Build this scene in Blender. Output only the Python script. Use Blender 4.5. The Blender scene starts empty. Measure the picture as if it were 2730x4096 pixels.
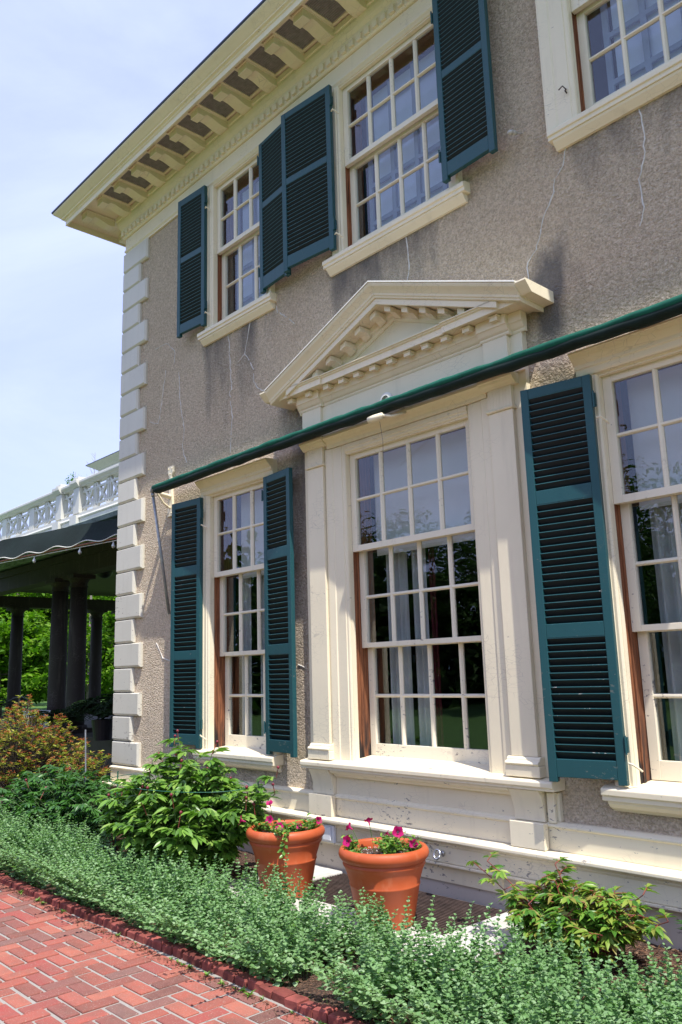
import bpy, bmesh, math, random
import numpy as np
from mathutils import Matrix, Vector
random.seed(7)
rng = np.random.default_rng(11)
SC = bpy.context.scene
COL = SC.collection
# ------------------------------------------------------------------ camera
cam = bpy.data.objects.new('camera', bpy.data.cameras.new('camera'))
COL.objects.link(cam)
yaw, pitch, roll, FPX = -0.821147728, 0.193930641, -0.0295992, 3262.36
fw = Vector((math.sin(yaw)*math.cos(pitch), math.cos(yaw)*math.cos(pitch), math.sin(pitch)))
rt = fw.cross(Vector((0, 0, 1))).normalized()
up = rt.cross(fw)
r2 = rt*math.cos(roll) + up*math.sin(roll)
u2 = -rt*math.sin(roll) + up*math.cos(roll)
cam.matrix_world = Matrix(((r2.x, u2.x, -fw.x, 0), (r2.y, u2.y, -fw.y, 0), (r2.z, u2.z, -fw.z, 1.6), (0, 0, 0, 1)))
cam.data.sensor_fit = 'VERTICAL'
cam.data.sensor_height = 36.0
cam.data.lens = 36.0*FPX/4096.0
cam.data.clip_start = 0.05
cam.data.clip_end = 5000
SC.camera = cam
# ------------------------------------------------------------------ light
SUN_EL, SUN_AZ = math.radians(63), math.radians(112)          # azimuth from +Y towards +X
tosun = Vector((math.sin(SUN_AZ)*math.cos(SUN_EL), math.cos(SUN_AZ)*math.cos(SUN_EL), math.sin(SUN_EL)))
sun = bpy.data.objects.new('sun', bpy.data.lights.new('sun', 'SUN'))
COL.objects.link(sun)
sun.data.energy = 4.6
sun.data.angle = math.radians(0.55)
sun.data.color = (1.0, 0.955, 0.88)
sun.rotation_euler = tosun.to_track_quat('Z', 'Y').to_euler()
W = bpy.data.worlds.new('World')
SC.world = W
W.use_nodes = True
wn, wl = W.node_tree.nodes, W.node_tree.links
wn.clear()
sky = wn.new('ShaderNodeTexSky'); sky.sky_type = 'NISHITA'; sky.sun_disc = False
sky.sun_elevation = SUN_EL; sky.sun_rotation = SUN_AZ
sky.air_density = 1.0; sky.dust_density = 1.6; sky.ozone_density = 1.5; sky.altitude = 200
tc = wn.new('ShaderNodeTexCoord')
mp = wn.new('ShaderNodeMapping'); mp.inputs['Scale'].default_value = (1.6, 1.6, 3.0); mp.inputs['Rotation'].default_value = (0.2, 0.35, 0.9)
nz = wn.new('ShaderNodeTexNoise'); nz.inputs['Scale'].default_value = 1.5; nz.inputs['Detail'].default_value = 8; nz.inputs['Roughness'].default_value = 0.58; nz.inputs['Distortion'].default_value = 0.5
rp = wn.new('ShaderNodeValToRGB')
rp.color_ramp.elements[0].position = 0.34; rp.color_ramp.elements[0].color = (0.54, 0.54, 0.54, 1)
rp.color_ramp.elements[1].position = 0.74; rp.color_ramp.elements[1].color = (0.90, 0.90, 0.90, 1)
mxs = wn.new('ShaderNodeMix'); mxs.data_type = 'RGBA'
mxs.inputs['B'].default_value = (5.0, 5.7, 9.5, 1)                # thin high cloud
bg = wn.new('ShaderNodeBackground'); bg.inputs['Strength'].default_value = 0.115
wo = wn.new('ShaderNodeOutputWorld')
wl.new(tc.outputs['Generated'], mp.inputs['Vector']); wl.new(mp.outputs['Vector'], nz.inputs['Vector'])
wl.new(nz.outputs['Fac'], rp.inputs['Fac']); wl.new(rp.outputs['Color'], mxs.inputs['Factor'])
wl.new(sky.outputs['Color'], mxs.inputs['A']); wl.new(mxs.outputs['Result'], bg.inputs['Color'])
wl.new(bg.outputs['Background'], wo.inputs['Surface'])
SC.view_settings.view_transform = 'Standard'
SC.view_settings.look = 'None'
SC.view_settings.exposure = 0.60
SC.view_settings.gamma = 1.0
SC.cycles.max_bounces = 8
SC.cycles.transparent_max_bounces = 12

# ------------------------------------------------------------------ materials
class G:
    def __init__(s, name):
        s.m = bpy.data.materials.new(name); s.m.use_nodes = True
        s.t = s.m.node_tree; s.t.nodes.clear()
        s.out = s.t.nodes.new('ShaderNodeOutputMaterial')
        s.geo = s.t.nodes.new('ShaderNodeNewGeometry')
    def n(s, typ, ins=None, **kw):
        nd = s.t.nodes.new(typ)
        for k, v in kw.items(): setattr(nd, k, v)
        for k, v in (ins or {}).items():
            if hasattr(v, 'is_output') or isinstance(v, bpy.types.NodeSocket): s.t.links.new(v, nd.inputs[k])
            else: nd.inputs[k].default_value = v
        return nd
    def pos(s, scale=(1, 1, 1)):
        return s.n('ShaderNodeMapping', {'Vector': s.geo.outputs['Position'], 'Scale': scale}).outputs['Vector']
    def noise(s, scale, detail=4, rough=0.55, vec=None, dist=0):
        return s.n('ShaderNodeTexNoise', {'Vector': vec or s.geo.outputs['Position'], 'Scale': scale, 'Detail': detail, 'Roughness': rough, 'Distortion': dist}).outputs['Fac']
    def math(s, op, a, b=0.0, c=0.0, clamp=False):
        return s.n('ShaderNodeMath', {0: a, 1: b, 2: c}, operation=op, use_clamp=clamp).outputs[0]
    def mapr(s, v, a, b, c=0.0, d=1.0):
        return s.n('ShaderNodeMapRange', {'Value': v, 'From Min': a, 'From Max': b, 'To Min': c, 'To Max': d}).outputs['Result']
    def mix(s, f, a, b, bt='MIX'):
        nd = s.n('ShaderNodeMix', data_type='RGBA', blend_type=bt)
        for k, v in (('Factor', f), ('A', a), ('B', b)):
            if isinstance(v, bpy.types.NodeSocket): s.t.links.new(v, nd.inputs[k])
            else: nd.inputs[k].default_value = v if k == 'Factor' else (*v[:3], 1)
        return nd.outputs['Result']
    def bump(s, h, strength=0.5, dist=0.01):
        return s.n('ShaderNodeBump', {'Height': h, 'Strength': strength, 'Distance': dist}).outputs['Normal']
    def bsdf(s, col, rough=0.6, nrm=None, metal=0.0, spec=0.4, extra=None):
        b = s.n('ShaderNodeBsdfPrincipled')
        for k, v in (('Base Color', col), ('Roughness', rough), ('Metallic', metal), ('Specular IOR Level', spec)):
            if isinstance(v, bpy.types.NodeSocket): s.t.links.new(v, b.inputs[k])
            else: b.inputs[k].default_value = (*v[:3], 1) if k == 'Base Color' else v
        if nrm is not None: s.t.links.new(nrm, b.inputs['Normal'])
        return b.outputs['BSDF']
    def end(s, sh):
        s.t.links.new(sh, s.out.inputs['Surface']); return s.m

def sc(c, k): return tuple(min(1, x*k) for x in c)
def simple(name, col, rough=0.6, var=0.15, vs=6.0, bump=0.0, bs=40, bd=0.004, metal=0.0, spec=0.4, island=0.0):
    g = G(name)
    c = g.mix(g.mapr(g.noise(vs, 5), 0.3, 0.7), sc(col, 1-var), sc(col, 1+var))
    if island:
        r = g.mapr(g.geo.outputs['Random Per Island'], 0, 1, 1-island, 1+island)
        hs = g.n('ShaderNodeHueSaturation', {'Value': r, 'Color': c}); c = hs.outputs['Color']
    nb = g.bump(g.noise(bs, 6), bump, bd) if bump else None
    return g.end(g.bsdf(c, rough, nb, metal, spec))

def paint(name, col, peel_top=0.0, peel_amt=0.5, rough=0.42, wood=(0.30, 0.27, 0.24), grime=(0.33, 0.29, 0.22), gam=0.25):
    g = G(name)
    big = g.noise(1.3, 5, 0.6)
    c = g.mix(g.mapr(big, 0.3, 0.75), sc(col, 0.93), sc(col, 1.04))
    streak = g.noise(9.0, 6, 0.62, g.pos((1, 1, 0.12)))
    c = g.mix(g.mapr(streak, 0.56, 0.80, 0.0, gam), c, grime)
    fine = g.noise(34, 5, 0.65, g.pos((0.55, 0.55, 1.2)))
    sep = g.n('ShaderNodeSeparateXYZ', {0: g.geo.outputs['Position']})
    hz = g.mapr(sep.outputs['Z'], 0.25, 1.15 + peel_top, 0.125, 0.0)
    th = g.math('SUBTRACT', 0.735 - 0.03*peel_amt, hz)
    mask = g.math('GREATER_THAN', g.math('ADD', fine, g.mapr(g.noise(3.1, 3), 0.35, 0.7, -0.10, 0.05)), th)
    c = g.mix(mask, c, g.mix(g.noise(120, 3), sc(wood, 0.7), sc(wood, 1.3)))
    crk = g.n('ShaderNodeTexVoronoi', {'Vector': g.pos((12, 12, 30)), 'Scale': 1.0}, feature='DISTANCE_TO_EDGE').outputs['Distance']
    crkm = g.math('MULTIPLY', g.math('LESS_THAN', crk, 0.02), g.mapr(g.noise(2.3, 3), 0.52, 0.62, 0, 0.30))
    c = g.mix(crkm, c, sc(wood, 0.8))
    h = g.math('SUBTRACT', g.math('ADD', g.math('MULTIPLY', g.noise(60, 4), 0.25), g.math('MULTIPLY', g.noise(7, 3), 0.4)), g.math('MULTIPLY', mask, 0.5))
    return g.end(g.bsdf(c, rough, g.bump(h, 0.35, 0.006), 0, 0.4))

M = {}
M['cream'] = paint('cream_paint', (0.81, 0.725, 0.535))
M['sash'] = paint('sash_paint', (0.80, 0.73, 0.57), 2.0, 1.2)
M['white'] = paint('white_paint', (0.66, 0.65, 0.59), 3.0, 0.8)
M['quoin'] = paint('quoin_paint', (0.61, 0.585, 0.495), 4.0, 1.1)
M['teal'] = paint('teal_paint', (0.013, 0.072, 0.082), 2.5, 0.35, 0.42, (0.10, 0.13, 0.12), (0.008, 0.05, 0.065), 0.6)
M['louvre'] = simple('shaded_louvre_paint', (0.003, 0.011, 0.014), 0.6, 0.2, 9)  # near-black slats: shade between the louvres put into their colour
M['edge'] = paint('lit_louvre_edge_paint', (0.018, 0.098, 0.108), 0.8, 0.9, 0.5, (0.42, 0.43, 0.42), (0.006, 0.03, 0.04), 0.4)  # slat front edges painted brighter, as if catching the light
M['dirty'] = simple('mossy_gutter_paint', (0.20, 0.24, 0.21), 0.8, 0.5, 5, 0.4, 30)
M['porch'] = paint('shaded_porch_paint', (0.036, 0.028, 0.023), 0, 0.1, 0.8)  # porch shade put into the colour of cream columns and beams
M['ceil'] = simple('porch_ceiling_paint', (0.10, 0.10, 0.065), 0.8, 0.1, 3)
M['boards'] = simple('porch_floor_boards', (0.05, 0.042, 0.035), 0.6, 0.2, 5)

def stucco():
    g = G('roughcast_stucco')
    st = g.n('ShaderNodeAttribute', attribute_name='stain').outputs['Fac']
    wm = g.n('ShaderNodeAttribute', attribute_name='warm').outputs['Fac']
    big = g.noise(0.9, 5, 0.6)
    c = g.mix(g.mapr(big, 0.3, 0.7), (0.63, 0.50, 0.345), (0.73, 0.595, 0.425))
    c = g.mix(g.math('MULTIPLY', wm, 0.75), c, (0.70, 0.54, 0.36))
    grain = g.noise(95, 5, 0.7)
    c = g.mix(g.mapr(grain, 0.45, 0.68, 0.0, 0.6), c, g.mix(0.4, (0.80, 0.72, 0.62), c))
    c = g.mix(g.mapr(g.noise(66, 4, 0.65), 0.52, 0.70, 0, 0.5), c, (0.33, 0.265, 0.20))
    coarse = g.noise(44, 3, 0.6, None, 1.2)  # light and shade of the relief painted as pale and dark grain
    c = g.mix(g.mapr(coarse, 0.36, 0.55, 0.45, 0.0), c, sc((0.30, 0.24, 0.18), 1.0))
    c = g.mix(g.mapr(coarse, 0.50, 0.66, 0.0, 0.6), c, (0.82, 0.715, 0.56))
    sn = g.math('ADD', st, g.mapr(g.noise(5, 6, 0.65, g.pos((1.6, 1, 0.45))), 0.25, 0.75, -0.28, 0.28))
    c = g.mix(g.mapr(sn, 0.20, 0.95, 0, 0.86), c, g.mix(grain, (0.075, 0.072, 0.072), (0.20, 0.195, 0.19)))
    ridge = g.noise(38, 4, 0.6, None, 1.6)
    vor = g.n('ShaderNodeTexVoronoi', {'Vector': g.pos((1, 1, 1.25)), 'Scale': 46.0, 'Randomness': 1.0}, feature='SMOOTH_F1').outputs['Distance']
    sep = g.n('ShaderNodeSeparateXYZ', {0: g.geo.outputs['Position']})
    k = g.mapr(sep.outputs['Z'], 3.0, 4.6, 1.0, 1.3)
    h = g.math('ADD', g.math('MULTIPLY', ridge, 1.0), g.math('MULTIPLY', vor, -0.55))
    h = g.math('ADD', h, g.math('MULTIPLY', grain, 0.35))
    h = g.math('MULTIPLY', h, k)
    return g.end(g.bsdf(c, 0.93, g.bump(h, 0.9, 0.030), 0, 0.15))
M['stucco'] = stucco()

def glass():
    g = G('window_glass')
    nb = g.bump(g.noise(2.2, 2), 0.05, 0.03)
    dt = g.n('ShaderNodeVectorMath', {0: g.geo.outputs['Incoming'], 1: nb}, operation='DOT_PRODUCT').outputs['Value']
    sch = g.math('POWER', g.math('SUBTRACT', 1.0, g.math('ABSOLUTE', dt), clamp=True), 5.0)
    fr = g.math('MULTIPLY_ADD', sch, 0.94, 0.06)
    gl = g.n('ShaderNodeBsdfGlossy', {'Roughness': 0.0, 'Color': (0.92, 0.95, 1.0, 1), 'Normal': g.bump(g.noise(2.2, 2), 0.05, 0.03)}).outputs[0]
    tr = g.n('ShaderNodeBsdfTransparent', {'Color': (0.88, 0.90, 0.90, 1)}).outputs[0]
    return g.end(g.n('ShaderNodeMixShader', {0: fr, 1: tr, 2: gl}).outputs[0])
M['glass'] = glass()

def leafmat(name, cols, rough=0.45, trans=0.35, spec=0.4, gloss_tip=None):
    g = G(name)
    r = g.geo.outputs['Random Per Island']
    rampn = g.n('ShaderNodeValToRGB', {'Fac': r})
    cr = rampn.color_ramp
    while len(cr.elements) < len(cols): cr.elements.new(0.5)
    for i, c in enumerate(cols):
        cr.elements[i].position = i/(len(cols)-1); cr.elements[i].color = (*c, 1)
    c = g.mix(g.mapr(g.noise(2.5, 3), 0.3, 0.7), rampn.outputs['Color'], g.mix(1.0, rampn.outputs['Color'], (0.72, 0.78, 0.70), 'MULTIPLY'))
    b = g.bsdf(c, rough, None, 0, spec)
    t = g.n('ShaderNodeBsdfTranslucent', {'Color': g.mix(1.0, c, (1.0, 1.25, 0.5), 'MULTIPLY')}).outputs[0]
    return g.end(g.n('ShaderNodeMixShader', {0: trans, 1: b, 2: t}).outputs[0])
M['catmint'] = leafmat('catmint_leaf', [(0.15, 0.28, 0.105), (0.2, 0.36, 0.145), (0.255, 0.42, 0.19), (0.36, 0.5, 0.3)], 0.6, 0.35, 0.25)
M['peony'] = leafmat('peony_leaf', [(0.067, 0.152, 0.028), (0.123, 0.259, 0.041), (0.191, 0.356, 0.06), (0.293, 0.428, 0.094)], 0.36, 0.28, 0.5)
M['peonydk'] = leafmat('dark_peony_leaf', [(0.03, 0.093, 0.021), (0.051, 0.15, 0.027), (0.083, 0.217, 0.038)], 0.38, 0.25, 0.5)
M['peonyy'] = leafmat('young_peony_leaf', [(0.06, 0.17, 0.025), (0.12, 0.28, 0.04), (0.2, 0.35, 0.05), (0.3, 0.38, 0.07), (0.32, 0.26, 0.07)], 0.4, 0.3, 0.45)
M['azalea'] = leafmat('azalea_leaf', [(0.12, 0.2, 0.025), (0.28, 0.32, 0.045), (0.44, 0.42, 0.08), (0.36, 0.2, 0.06)], 0.5, 0.3, 0.3)
M['spent'] = leafmat('spent_blossom', [(0.38, 0.085, 0.04), (0.52, 0.17, 0.07), (0.52, 0.27, 0.13)], 0.8, 0.2, 0.1)
M['fern'] = leafmat('fern_frond', [(0.012, 0.032, 0.010), (0.022, 0.055, 0.014)], 0.6, 0.2, 0.3)
M['tree'] = leafmat('spring_leaf', [(0.060, 0.155, 0.008), (0.105, 0.230, 0.012), (0.165, 0.310, 0.020), (0.22, 0.36, 0.03)], 0.55, 0.45, 0.25)
M['treedk'] = leafmat('dark_leaf', [(0.03, 0.07, 0.015), (0.05, 0.11, 0.02), (0.08, 0.15, 0.03)], 0.6, 0.3, 0.25)
M['grass'] = simple('lawn_grass', (0.07, 0.15, 0.03), 0.9, 0.35, 3, 0.5, 50, 0.02)
M['petal'] = leafmat('petunia_petal', [(0.42, 0.006, 0.10), (0.55, 0.012, 0.16), (0.62, 0.03, 0.25)], 0.6, 0.3, 0.2)
M['petdark'] = simple('petunia_throat', (0.05, 0.002, 0.03), 0.7, 0.1)
M['stem'] = simple('green_stem', (0.10, 0.17, 0.06), 0.7, 0.2, 20)
M['redstem'] = simple('red_stem', (0.22, 0.05, 0.035), 0.55, 0.3, 20)
M['bud'] = simple('peony_bud', (0.16, 0.016, 0.030), 0.4, 0.4, 60)
M['bark'] = simple('tree_bark', (0.13, 0.105, 0.085), 0.9, 0.4, 12, 0.6, 30, 0.02)
M['twig'] = simple('bare_twig', (0.26, 0.22, 0.20), 0.9, 0.2, 12)
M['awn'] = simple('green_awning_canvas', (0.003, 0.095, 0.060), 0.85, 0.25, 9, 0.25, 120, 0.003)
M['awnbk'] = simple('shaded_green_canvas', (0.002, 0.014, 0.012), 0.85, 0.25, 9, 0.25, 120, 0.003)  # shaded underside of the green roll, painted as a near-black copy
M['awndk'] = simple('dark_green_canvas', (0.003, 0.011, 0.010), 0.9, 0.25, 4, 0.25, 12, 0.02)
M['galv'] = simple('galvanised_pipe', (0.30, 0.32, 0.34), 0.45, 0.25, 25, 0.15, 60, 0.002, 0.5)
M['copper'] = simple('rusty_rod', (0.24, 0.09, 0.06), 0.6, 0.3, 20)
M['iron'] = simple('black_iron', (0.015, 0.015, 0.016), 0.5, 0.2, 10)
M['rust'] = simple('rusty_grating', (0.060, 0.040, 0.034), 0.75, 0.5, 14, 0.4, 80, 0.003)
M['slate'] = simple('roof_metal', (0.030, 0.038, 0.060), 0.45, 0.3, 4)
M['vent'] = simple('vent_slats', (0.25, 0.235, 0.23), 0.8, 0.2, 20)
M['black'] = simple('dark_interior', (0.020, 0.015, 0.013), 0.9, 0.3, 2)
M['chrome'] = simple('zinc_eye_bolt', (0.55, 0.56, 0.58), 0.28, 0.15, 40, 0, 40, 0.002, 0.9)
M['stone'] = simple('white_stone', (0.50, 0.485, 0.45), 0.8, 0.15, 9, 0.4, 60, 0.004)
M['found'] = paint('foundation_wash', (0.56, 0.50, 0.44), 0.2, 0.1, 0.8)
M['terra'] = simple('terracotta', (0.40, 0.088, 0.028), 0.50, 0.12, 5, 0.15, 14, 0.004, 0, 0.45)
def terra():
    g = G('terracotta')
    c = g.mix(g.mapr(g.noise(4, 6, 0.65), 0.3, 0.7), (0.39, 0.070, 0.019), (0.47, 0.098, 0.030))
    c = g.mix(g.mapr(g.noise(11, 6, 0.7, g.pos((1, 1, 0.25))), 0.54, 0.76, 0, 0.36), c, (0.58, 0.27, 0.15))
    c = g.mix(g.mapr(g.noise(45, 4, 0.6), 0.66, 0.74, 0, 0.5), c, (0.24, 0.055, 0.025))
    c = g.mix(g.mapr(g.noise(3, 4, 0.6, g.pos((1, 1, 0.3))), 0.55, 0.7, 0, 0.30), c, (0.20, 0.05, 0.02))
    return g.end(g.bsdf(c, g.mapr(g.noise(8, 4), 0.3, 0.7, 0.42, 0.68), g.bump(g.noise(20, 5), 0.18, 0.004), 0, 0.4))
M['terra'] = terra()
M['sheer'] = simple('sheer_curtain', (0.55, 0.56, 0.57), 0.9, 0.1, 5)
M['blind'] = simple('roller_blind', (0.74, 0.74, 0.72), 0.9, 0.05, 2)
M['skyblind'] = simple('sky_tinted_blind', (0.60, 0.68, 0.84), 0.9, 0.05, 2)  # white blind tinted blue to carry the sky's reflection
M['muntin_shadow'] = simple('grey_muntin_shadow', (0.26, 0.31, 0.40), 0.7, 0.1, 5)  # colour for the painted muntin shadow behind the upper panes
M['velvet'] = simple('crimson_drape', (0.09, 0.005, 0.016), 0.9, 0.2, 8)
M['whitebits'] = simple('perlite_crumbs', (0.75, 0.74, 0.72), 0.9, 0.1, 20)
M['plastic'] = simple('white_plastic', (0.75, 0.77, 0.80), 0.45, 0.05, 10)
M['bulb'] = simple('glass_bulb', (0.55, 0.56, 0.55), 0.12, 0.1, 30, 0, 40, 0.002, 0.3)
M['caulk'] = simple('crack_filler', (0.66, 0.64, 0.60), 0.8, 0.15, 30)
M['twine'] = simple('green_wire', (0.02, 0.11, 0.07), 0.5, 0.1, 10)
M['roofwall'] = simple('weathered_grey_stucco', (0.24, 0.21, 0.18), 0.9, 0.25, 4)
M['hill'] = simple('hazy_wooded_hill', (0.035, 0.060, 0.085), 1.0, 0.25, 0.02)  # distance haze painted in as a bluish base colour

def wood():
    g = G('weathered_jamb_wood')
    f = g.noise(26, 6, 0.7, g.pos((3.0, 3.0, 0.12)))
    c = g.mix(g.mapr(f, 0.35, 0.65), (0.07, 0.022, 0.010), (0.36, 0.135, 0.055))
    sep = g.n('ShaderNodeSeparateXYZ', {0: g.geo.outputs['Position']})
    d = g.math('MULTIPLY', g.mapr(sep.outputs['Z'], 1.45, 1.0, 0, 1), g.mapr(g.noise(9, 4, 0.6, g.pos((2, 2, 0.4))), 0.35, 0.55))
    c = g.mix(d, c, (0.015, 0.012, 0.012))
    return g.end(g.bsdf(c, 0.75, g.bump(f, 0.5, 0.004)))
M['wood'] = wood()
def soil():
    g = G('bark_mulch')
    v = g.n('ShaderNodeTexVoronoi', {'Vector': g.pos((1, 1.6, 1)), 'Scale': 55.0})
    c = g.mix(g.n('ShaderNodeSeparateColor', {0: v.outputs['Color']}).outputs[0], (0.045, 0.022, 0.014), (0.16, 0.085, 0.055))
    c = g.mix(g.mapr(g.noise(120, 3), 0.55, 0.75), c, (0.30, 0.22, 0.16))
    return g.end(g.bsdf(c, 0.95, g.bump(v.outputs['Distance'], 1.0, 0.03)))
M['mulch'] = soil()
M['chip'] = leafmat('bark_chip', [(0.05, 0.025, 0.016), (0.14, 0.07, 0.045), (0.26, 0.17, 0.11)], 0.9, 0.0, 0.1)
def brick():
    g = G('paving_brick')
    r = g.n('ShaderNodeValToRGB', {'Fac': g.geo.outputs['Random Per Island']})
    cols = [(0.12, 0.058, 0.05), (0.26, 0.075, 0.056), (0.33, 0.088, 0.062), (0.38, 0.13, 0.088), (0.31, 0.066, 0.056), (0.21, 0.076, 0.064), (0.17, 0.1, 0.088)]
    while len(r.color_ramp.elements) < len(cols): r.color_ramp.elements.new(0.5)
    for i, c in enumerate(cols):
        r.color_ramp.elements[i].position = i/(len(cols)-1); r.color_ramp.elements[i].color = (*c, 1)
    c = g.mix(g.mapr(g.noise(18, 6, 0.65), 0.35, 0.7, 0, 0.55), r.outputs['Color'], (0.25, 0.115, 0.09))
    c = g.mix(g.mapr(g.noise(4.2, 7, 0.72), 0.50, 0.68, 0, 0.55), c, (0.13, 0.080, 0.062))
    c = g.mix(g.mapr(g.noise(150, 3), 0.58, 0.74, 0, 0.6), c, (0.46, 0.36, 0.30))
    return g.end(g.bsdf(c, 0.85, g.bump(g.noise(90, 6, 0.7), 0.5, 0.005), 0, 0.25))
M['brick'] = brick()
def mortar():
    g = G('sandy_mortar')
    c = g.mix(g.noise(140, 5, 0.7), (0.13, 0.12, 0.105), (0.46, 0.435, 0.40))
    c = g.mix(g.mapr(g.noise(6, 5, 0.65), 0.60, 0.70), c, (0.05, 0.055, 0.03))
    return g.end(g.bsdf(c, 0.95, g.bump(g.noise(120, 4), 0.8, 0.006)))
M['mortar'] = mortar()
M['kerb'] = simple('dark_edging_brick', (0.20, 0.055, 0.045), 0.85, 0.45, 9, 0.5, 70, 0.005, 0, 0.25, 0.35)

# ------------------------------------------------------------------ mesh helpers
def link(o): COL.objects.link(o); return o
class MB:
    def __init__(s): s.v = []; s.f = []
    def add(s, vs, fs):
        b = len(s.v); s.v += [tuple(p) for p in vs]; s.f += [tuple(i+b for i in f) for f in fs]; return s
    def box(s, x0, x1, y0, y1, z0, z1):
        return s.add([(x0, y0, z0), (x1, y0, z0), (x1, y1, z0), (x0, y1, z0), (x0, y0, z1), (x1, y0, z1), (x1, y1, z1), (x0, y1, z1)],
                     [(0, 3, 2, 1), (4, 5, 6, 7), (0, 1, 5, 4), (1, 2, 6, 5), (2, 3, 7, 6), (3, 0, 4, 7)])
    def prism(s, a, b):                     # two matching outlines (lists of 3-D points)
        n = len(a)
        return s.add(list(a)+list(b), [tuple(range(n-1, -1, -1)), tuple(range(n, 2*n))]+[(i, (i+1) % n, n+(i+1) % n, n+i) for i in range(n)])
    def px(s, prof, x0, x1):                # profile [(y,z)] along x
        return s.prism([(x0, y, z) for y, z in prof], [(x1, y, z) for y, z in prof])
    def py(s, prof, y0, y1):                # profile [(x,z)] along y
        return s.prism([(x, y0, z) for x, z in prof], [(x, y1, z) for x, z in prof])
    def pz(s, prof, z0, z1):
        return s.prism([(x, y, z0) for x, y in prof], [(x, y, z1) for x, y in prof])
    def tube(s, pts, rad, n=8, cap=True):
        pts = [Vector(p) for p in pts]
        rs = rad if isinstance(rad, (list, tuple)) else [rad]*len(pts)
        base = len(s.v); prev = None
        for i, p in enumerate(pts):
            d = (pts[min(i+1, len(pts)-1)]-pts[max(i-1, 0)]).normalized()
            if prev is None: a = d.orthogonal().normalized()
            else: a = (prev-d*prev.dot(d)).normalized()
            prev = a; b = d.cross(a)
            for k in range(n):
                t = 2*math.pi*k/n; s.v.append(tuple(p+(a*math.cos(t)+b*math.sin(t))*rs[i]))
        for i in range(len(pts)-1):
            for k in range(n):
                s.f.append((base+i*n+k, base+i*n+(k+1) % n, base+(i+1)*n+(k+1) % n, base+(i+1)*n+k))
        if cap:
            s.f.append(tuple(base+k for k in range(n-1, -1, -1))); e = base+(len(pts)-1)*n
            s.f.append(tuple(e+k for k in range(n)))
        return s
    def lathe(s, prof, c=(0, 0, 0), n=40, close=False):     # prof [(r,z)]
        base = len(s.v)
        for r, z in prof:
            for k in range(n):
                t = 2*math.pi*k/n; s.v.append((c[0]+r*math.cos(t), c[1]+r*math.sin(t), c[2]+z))
        for i in range(len(prof)-1):
            for k in range(n):
                s.f.append((base+i*n+k, base+i*n+(k+1) % n, base+(i+1)*n+(k+1) % n, base+(i+1)*n+k))
        if close:
            s.f.append(tuple(base+k for k in range(n-1, -1, -1)))
            e = base+(len(prof)-1)*n; s.f.append(tuple(e+k for k in range(n)))
        return s
    def xf(s, m):
        s.v = [tuple(m @ Vector(p)) for p in s.v]; return s
    def build(s, name, m, parent=None, smooth=False, bevel=0.0, label=None, m2=None, sel=None):
        a = np.array(s.v, dtype=float)
        c = (a.min(0)+a.max(0))/2
        me = bpy.data.meshes.new(name)
        me.from_pydata([tuple(p) for p in (a-c)], [], s.f)
        me.materials.append(m)
        if smooth: me.polygons.foreach_set('use_smooth', [True]*len(me.polygons))
        if m2:
            me.materials.append(m2)
            for i in sel: me.polygons[i].material_index = 1
        me.update()
        o = link(bpy.data.objects.new(name, me)); o.location = c
        attach(o, parent)
        if bevel:
            b = o.modifiers.new('bevel', 'BEVEL'); b.width = bevel; b.segments = 2; b.limit_method = 'ANGLE'; b.angle_limit = math.radians(35)
        if label: o['label'] = label
        return o
WORLD_LOC = {}
def wloc(o):
    p = Vector(o.location); q = o.parent
    return p if q is None else WORLD_LOC.get(o.name, p)
def attach(o, parent):
    WORLD_LOC[o.name] = Vector(o.location)
    if parent is not None:
        o.parent = parent
        o.matrix_parent_inverse = Matrix.Translation(-WORLD_LOC.get(parent.name, Vector(parent.location)))
        o.location = WORLD_LOC[o.name]
        if parent.parent is not None:       # parent's own world offset is its recorded place
            o.matrix_parent_inverse = Matrix.Translation(-WORLD_LOC[parent.name])
def tag(o, label=None, cat=None, group=None, kind=None):
    if label: o['label'] = label
    if cat: o['category'] = cat
    if group: o['group'] = group
    if kind: o['kind'] = kind
    return o
def empty(name, loc, label, cat, group=None):
    o = link(bpy.data.objects.new(name, None)); o.location = loc; o.empty_display_size = 0.1
    WORLD_LOC[o.name] = Vector(loc)
    return tag(o, label, cat, group)
def np_mesh(name, V, F, m, parent=None, smooth=False):
    V = np.asarray(V, dtype=np.float32); F = np.asarray(F, dtype=np.int32)
    c = (V.min(0)+V.max(0))/2
    me = bpy.data.meshes.new(name)
    k = F.shape[1]
    me.vertices.add(len(V)); me.vertices.foreach_set('co', (V-c).ravel())
    me.loops.add(F.size); me.loops.foreach_set('vertex_index', F.ravel())
    me.polygons.add(len(F)); me.polygons.foreach_set('loop_start', np.arange(0, F.size, k, dtype=np.int32))
    me.update(calc_edges=True); me.validate()
    me.materials.append(m)
    if smooth: me.polygons.foreach_set('use_smooth', np.ones(len(F), dtype=bool))
    o = link(bpy.data.objects.new(name, me)); o.location = [float(x) for x in c]
    attach(o, parent)
    return o
def unit(a): return a/np.maximum(np.linalg.norm(a, axis=1, keepdims=True), 1e-9)
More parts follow.
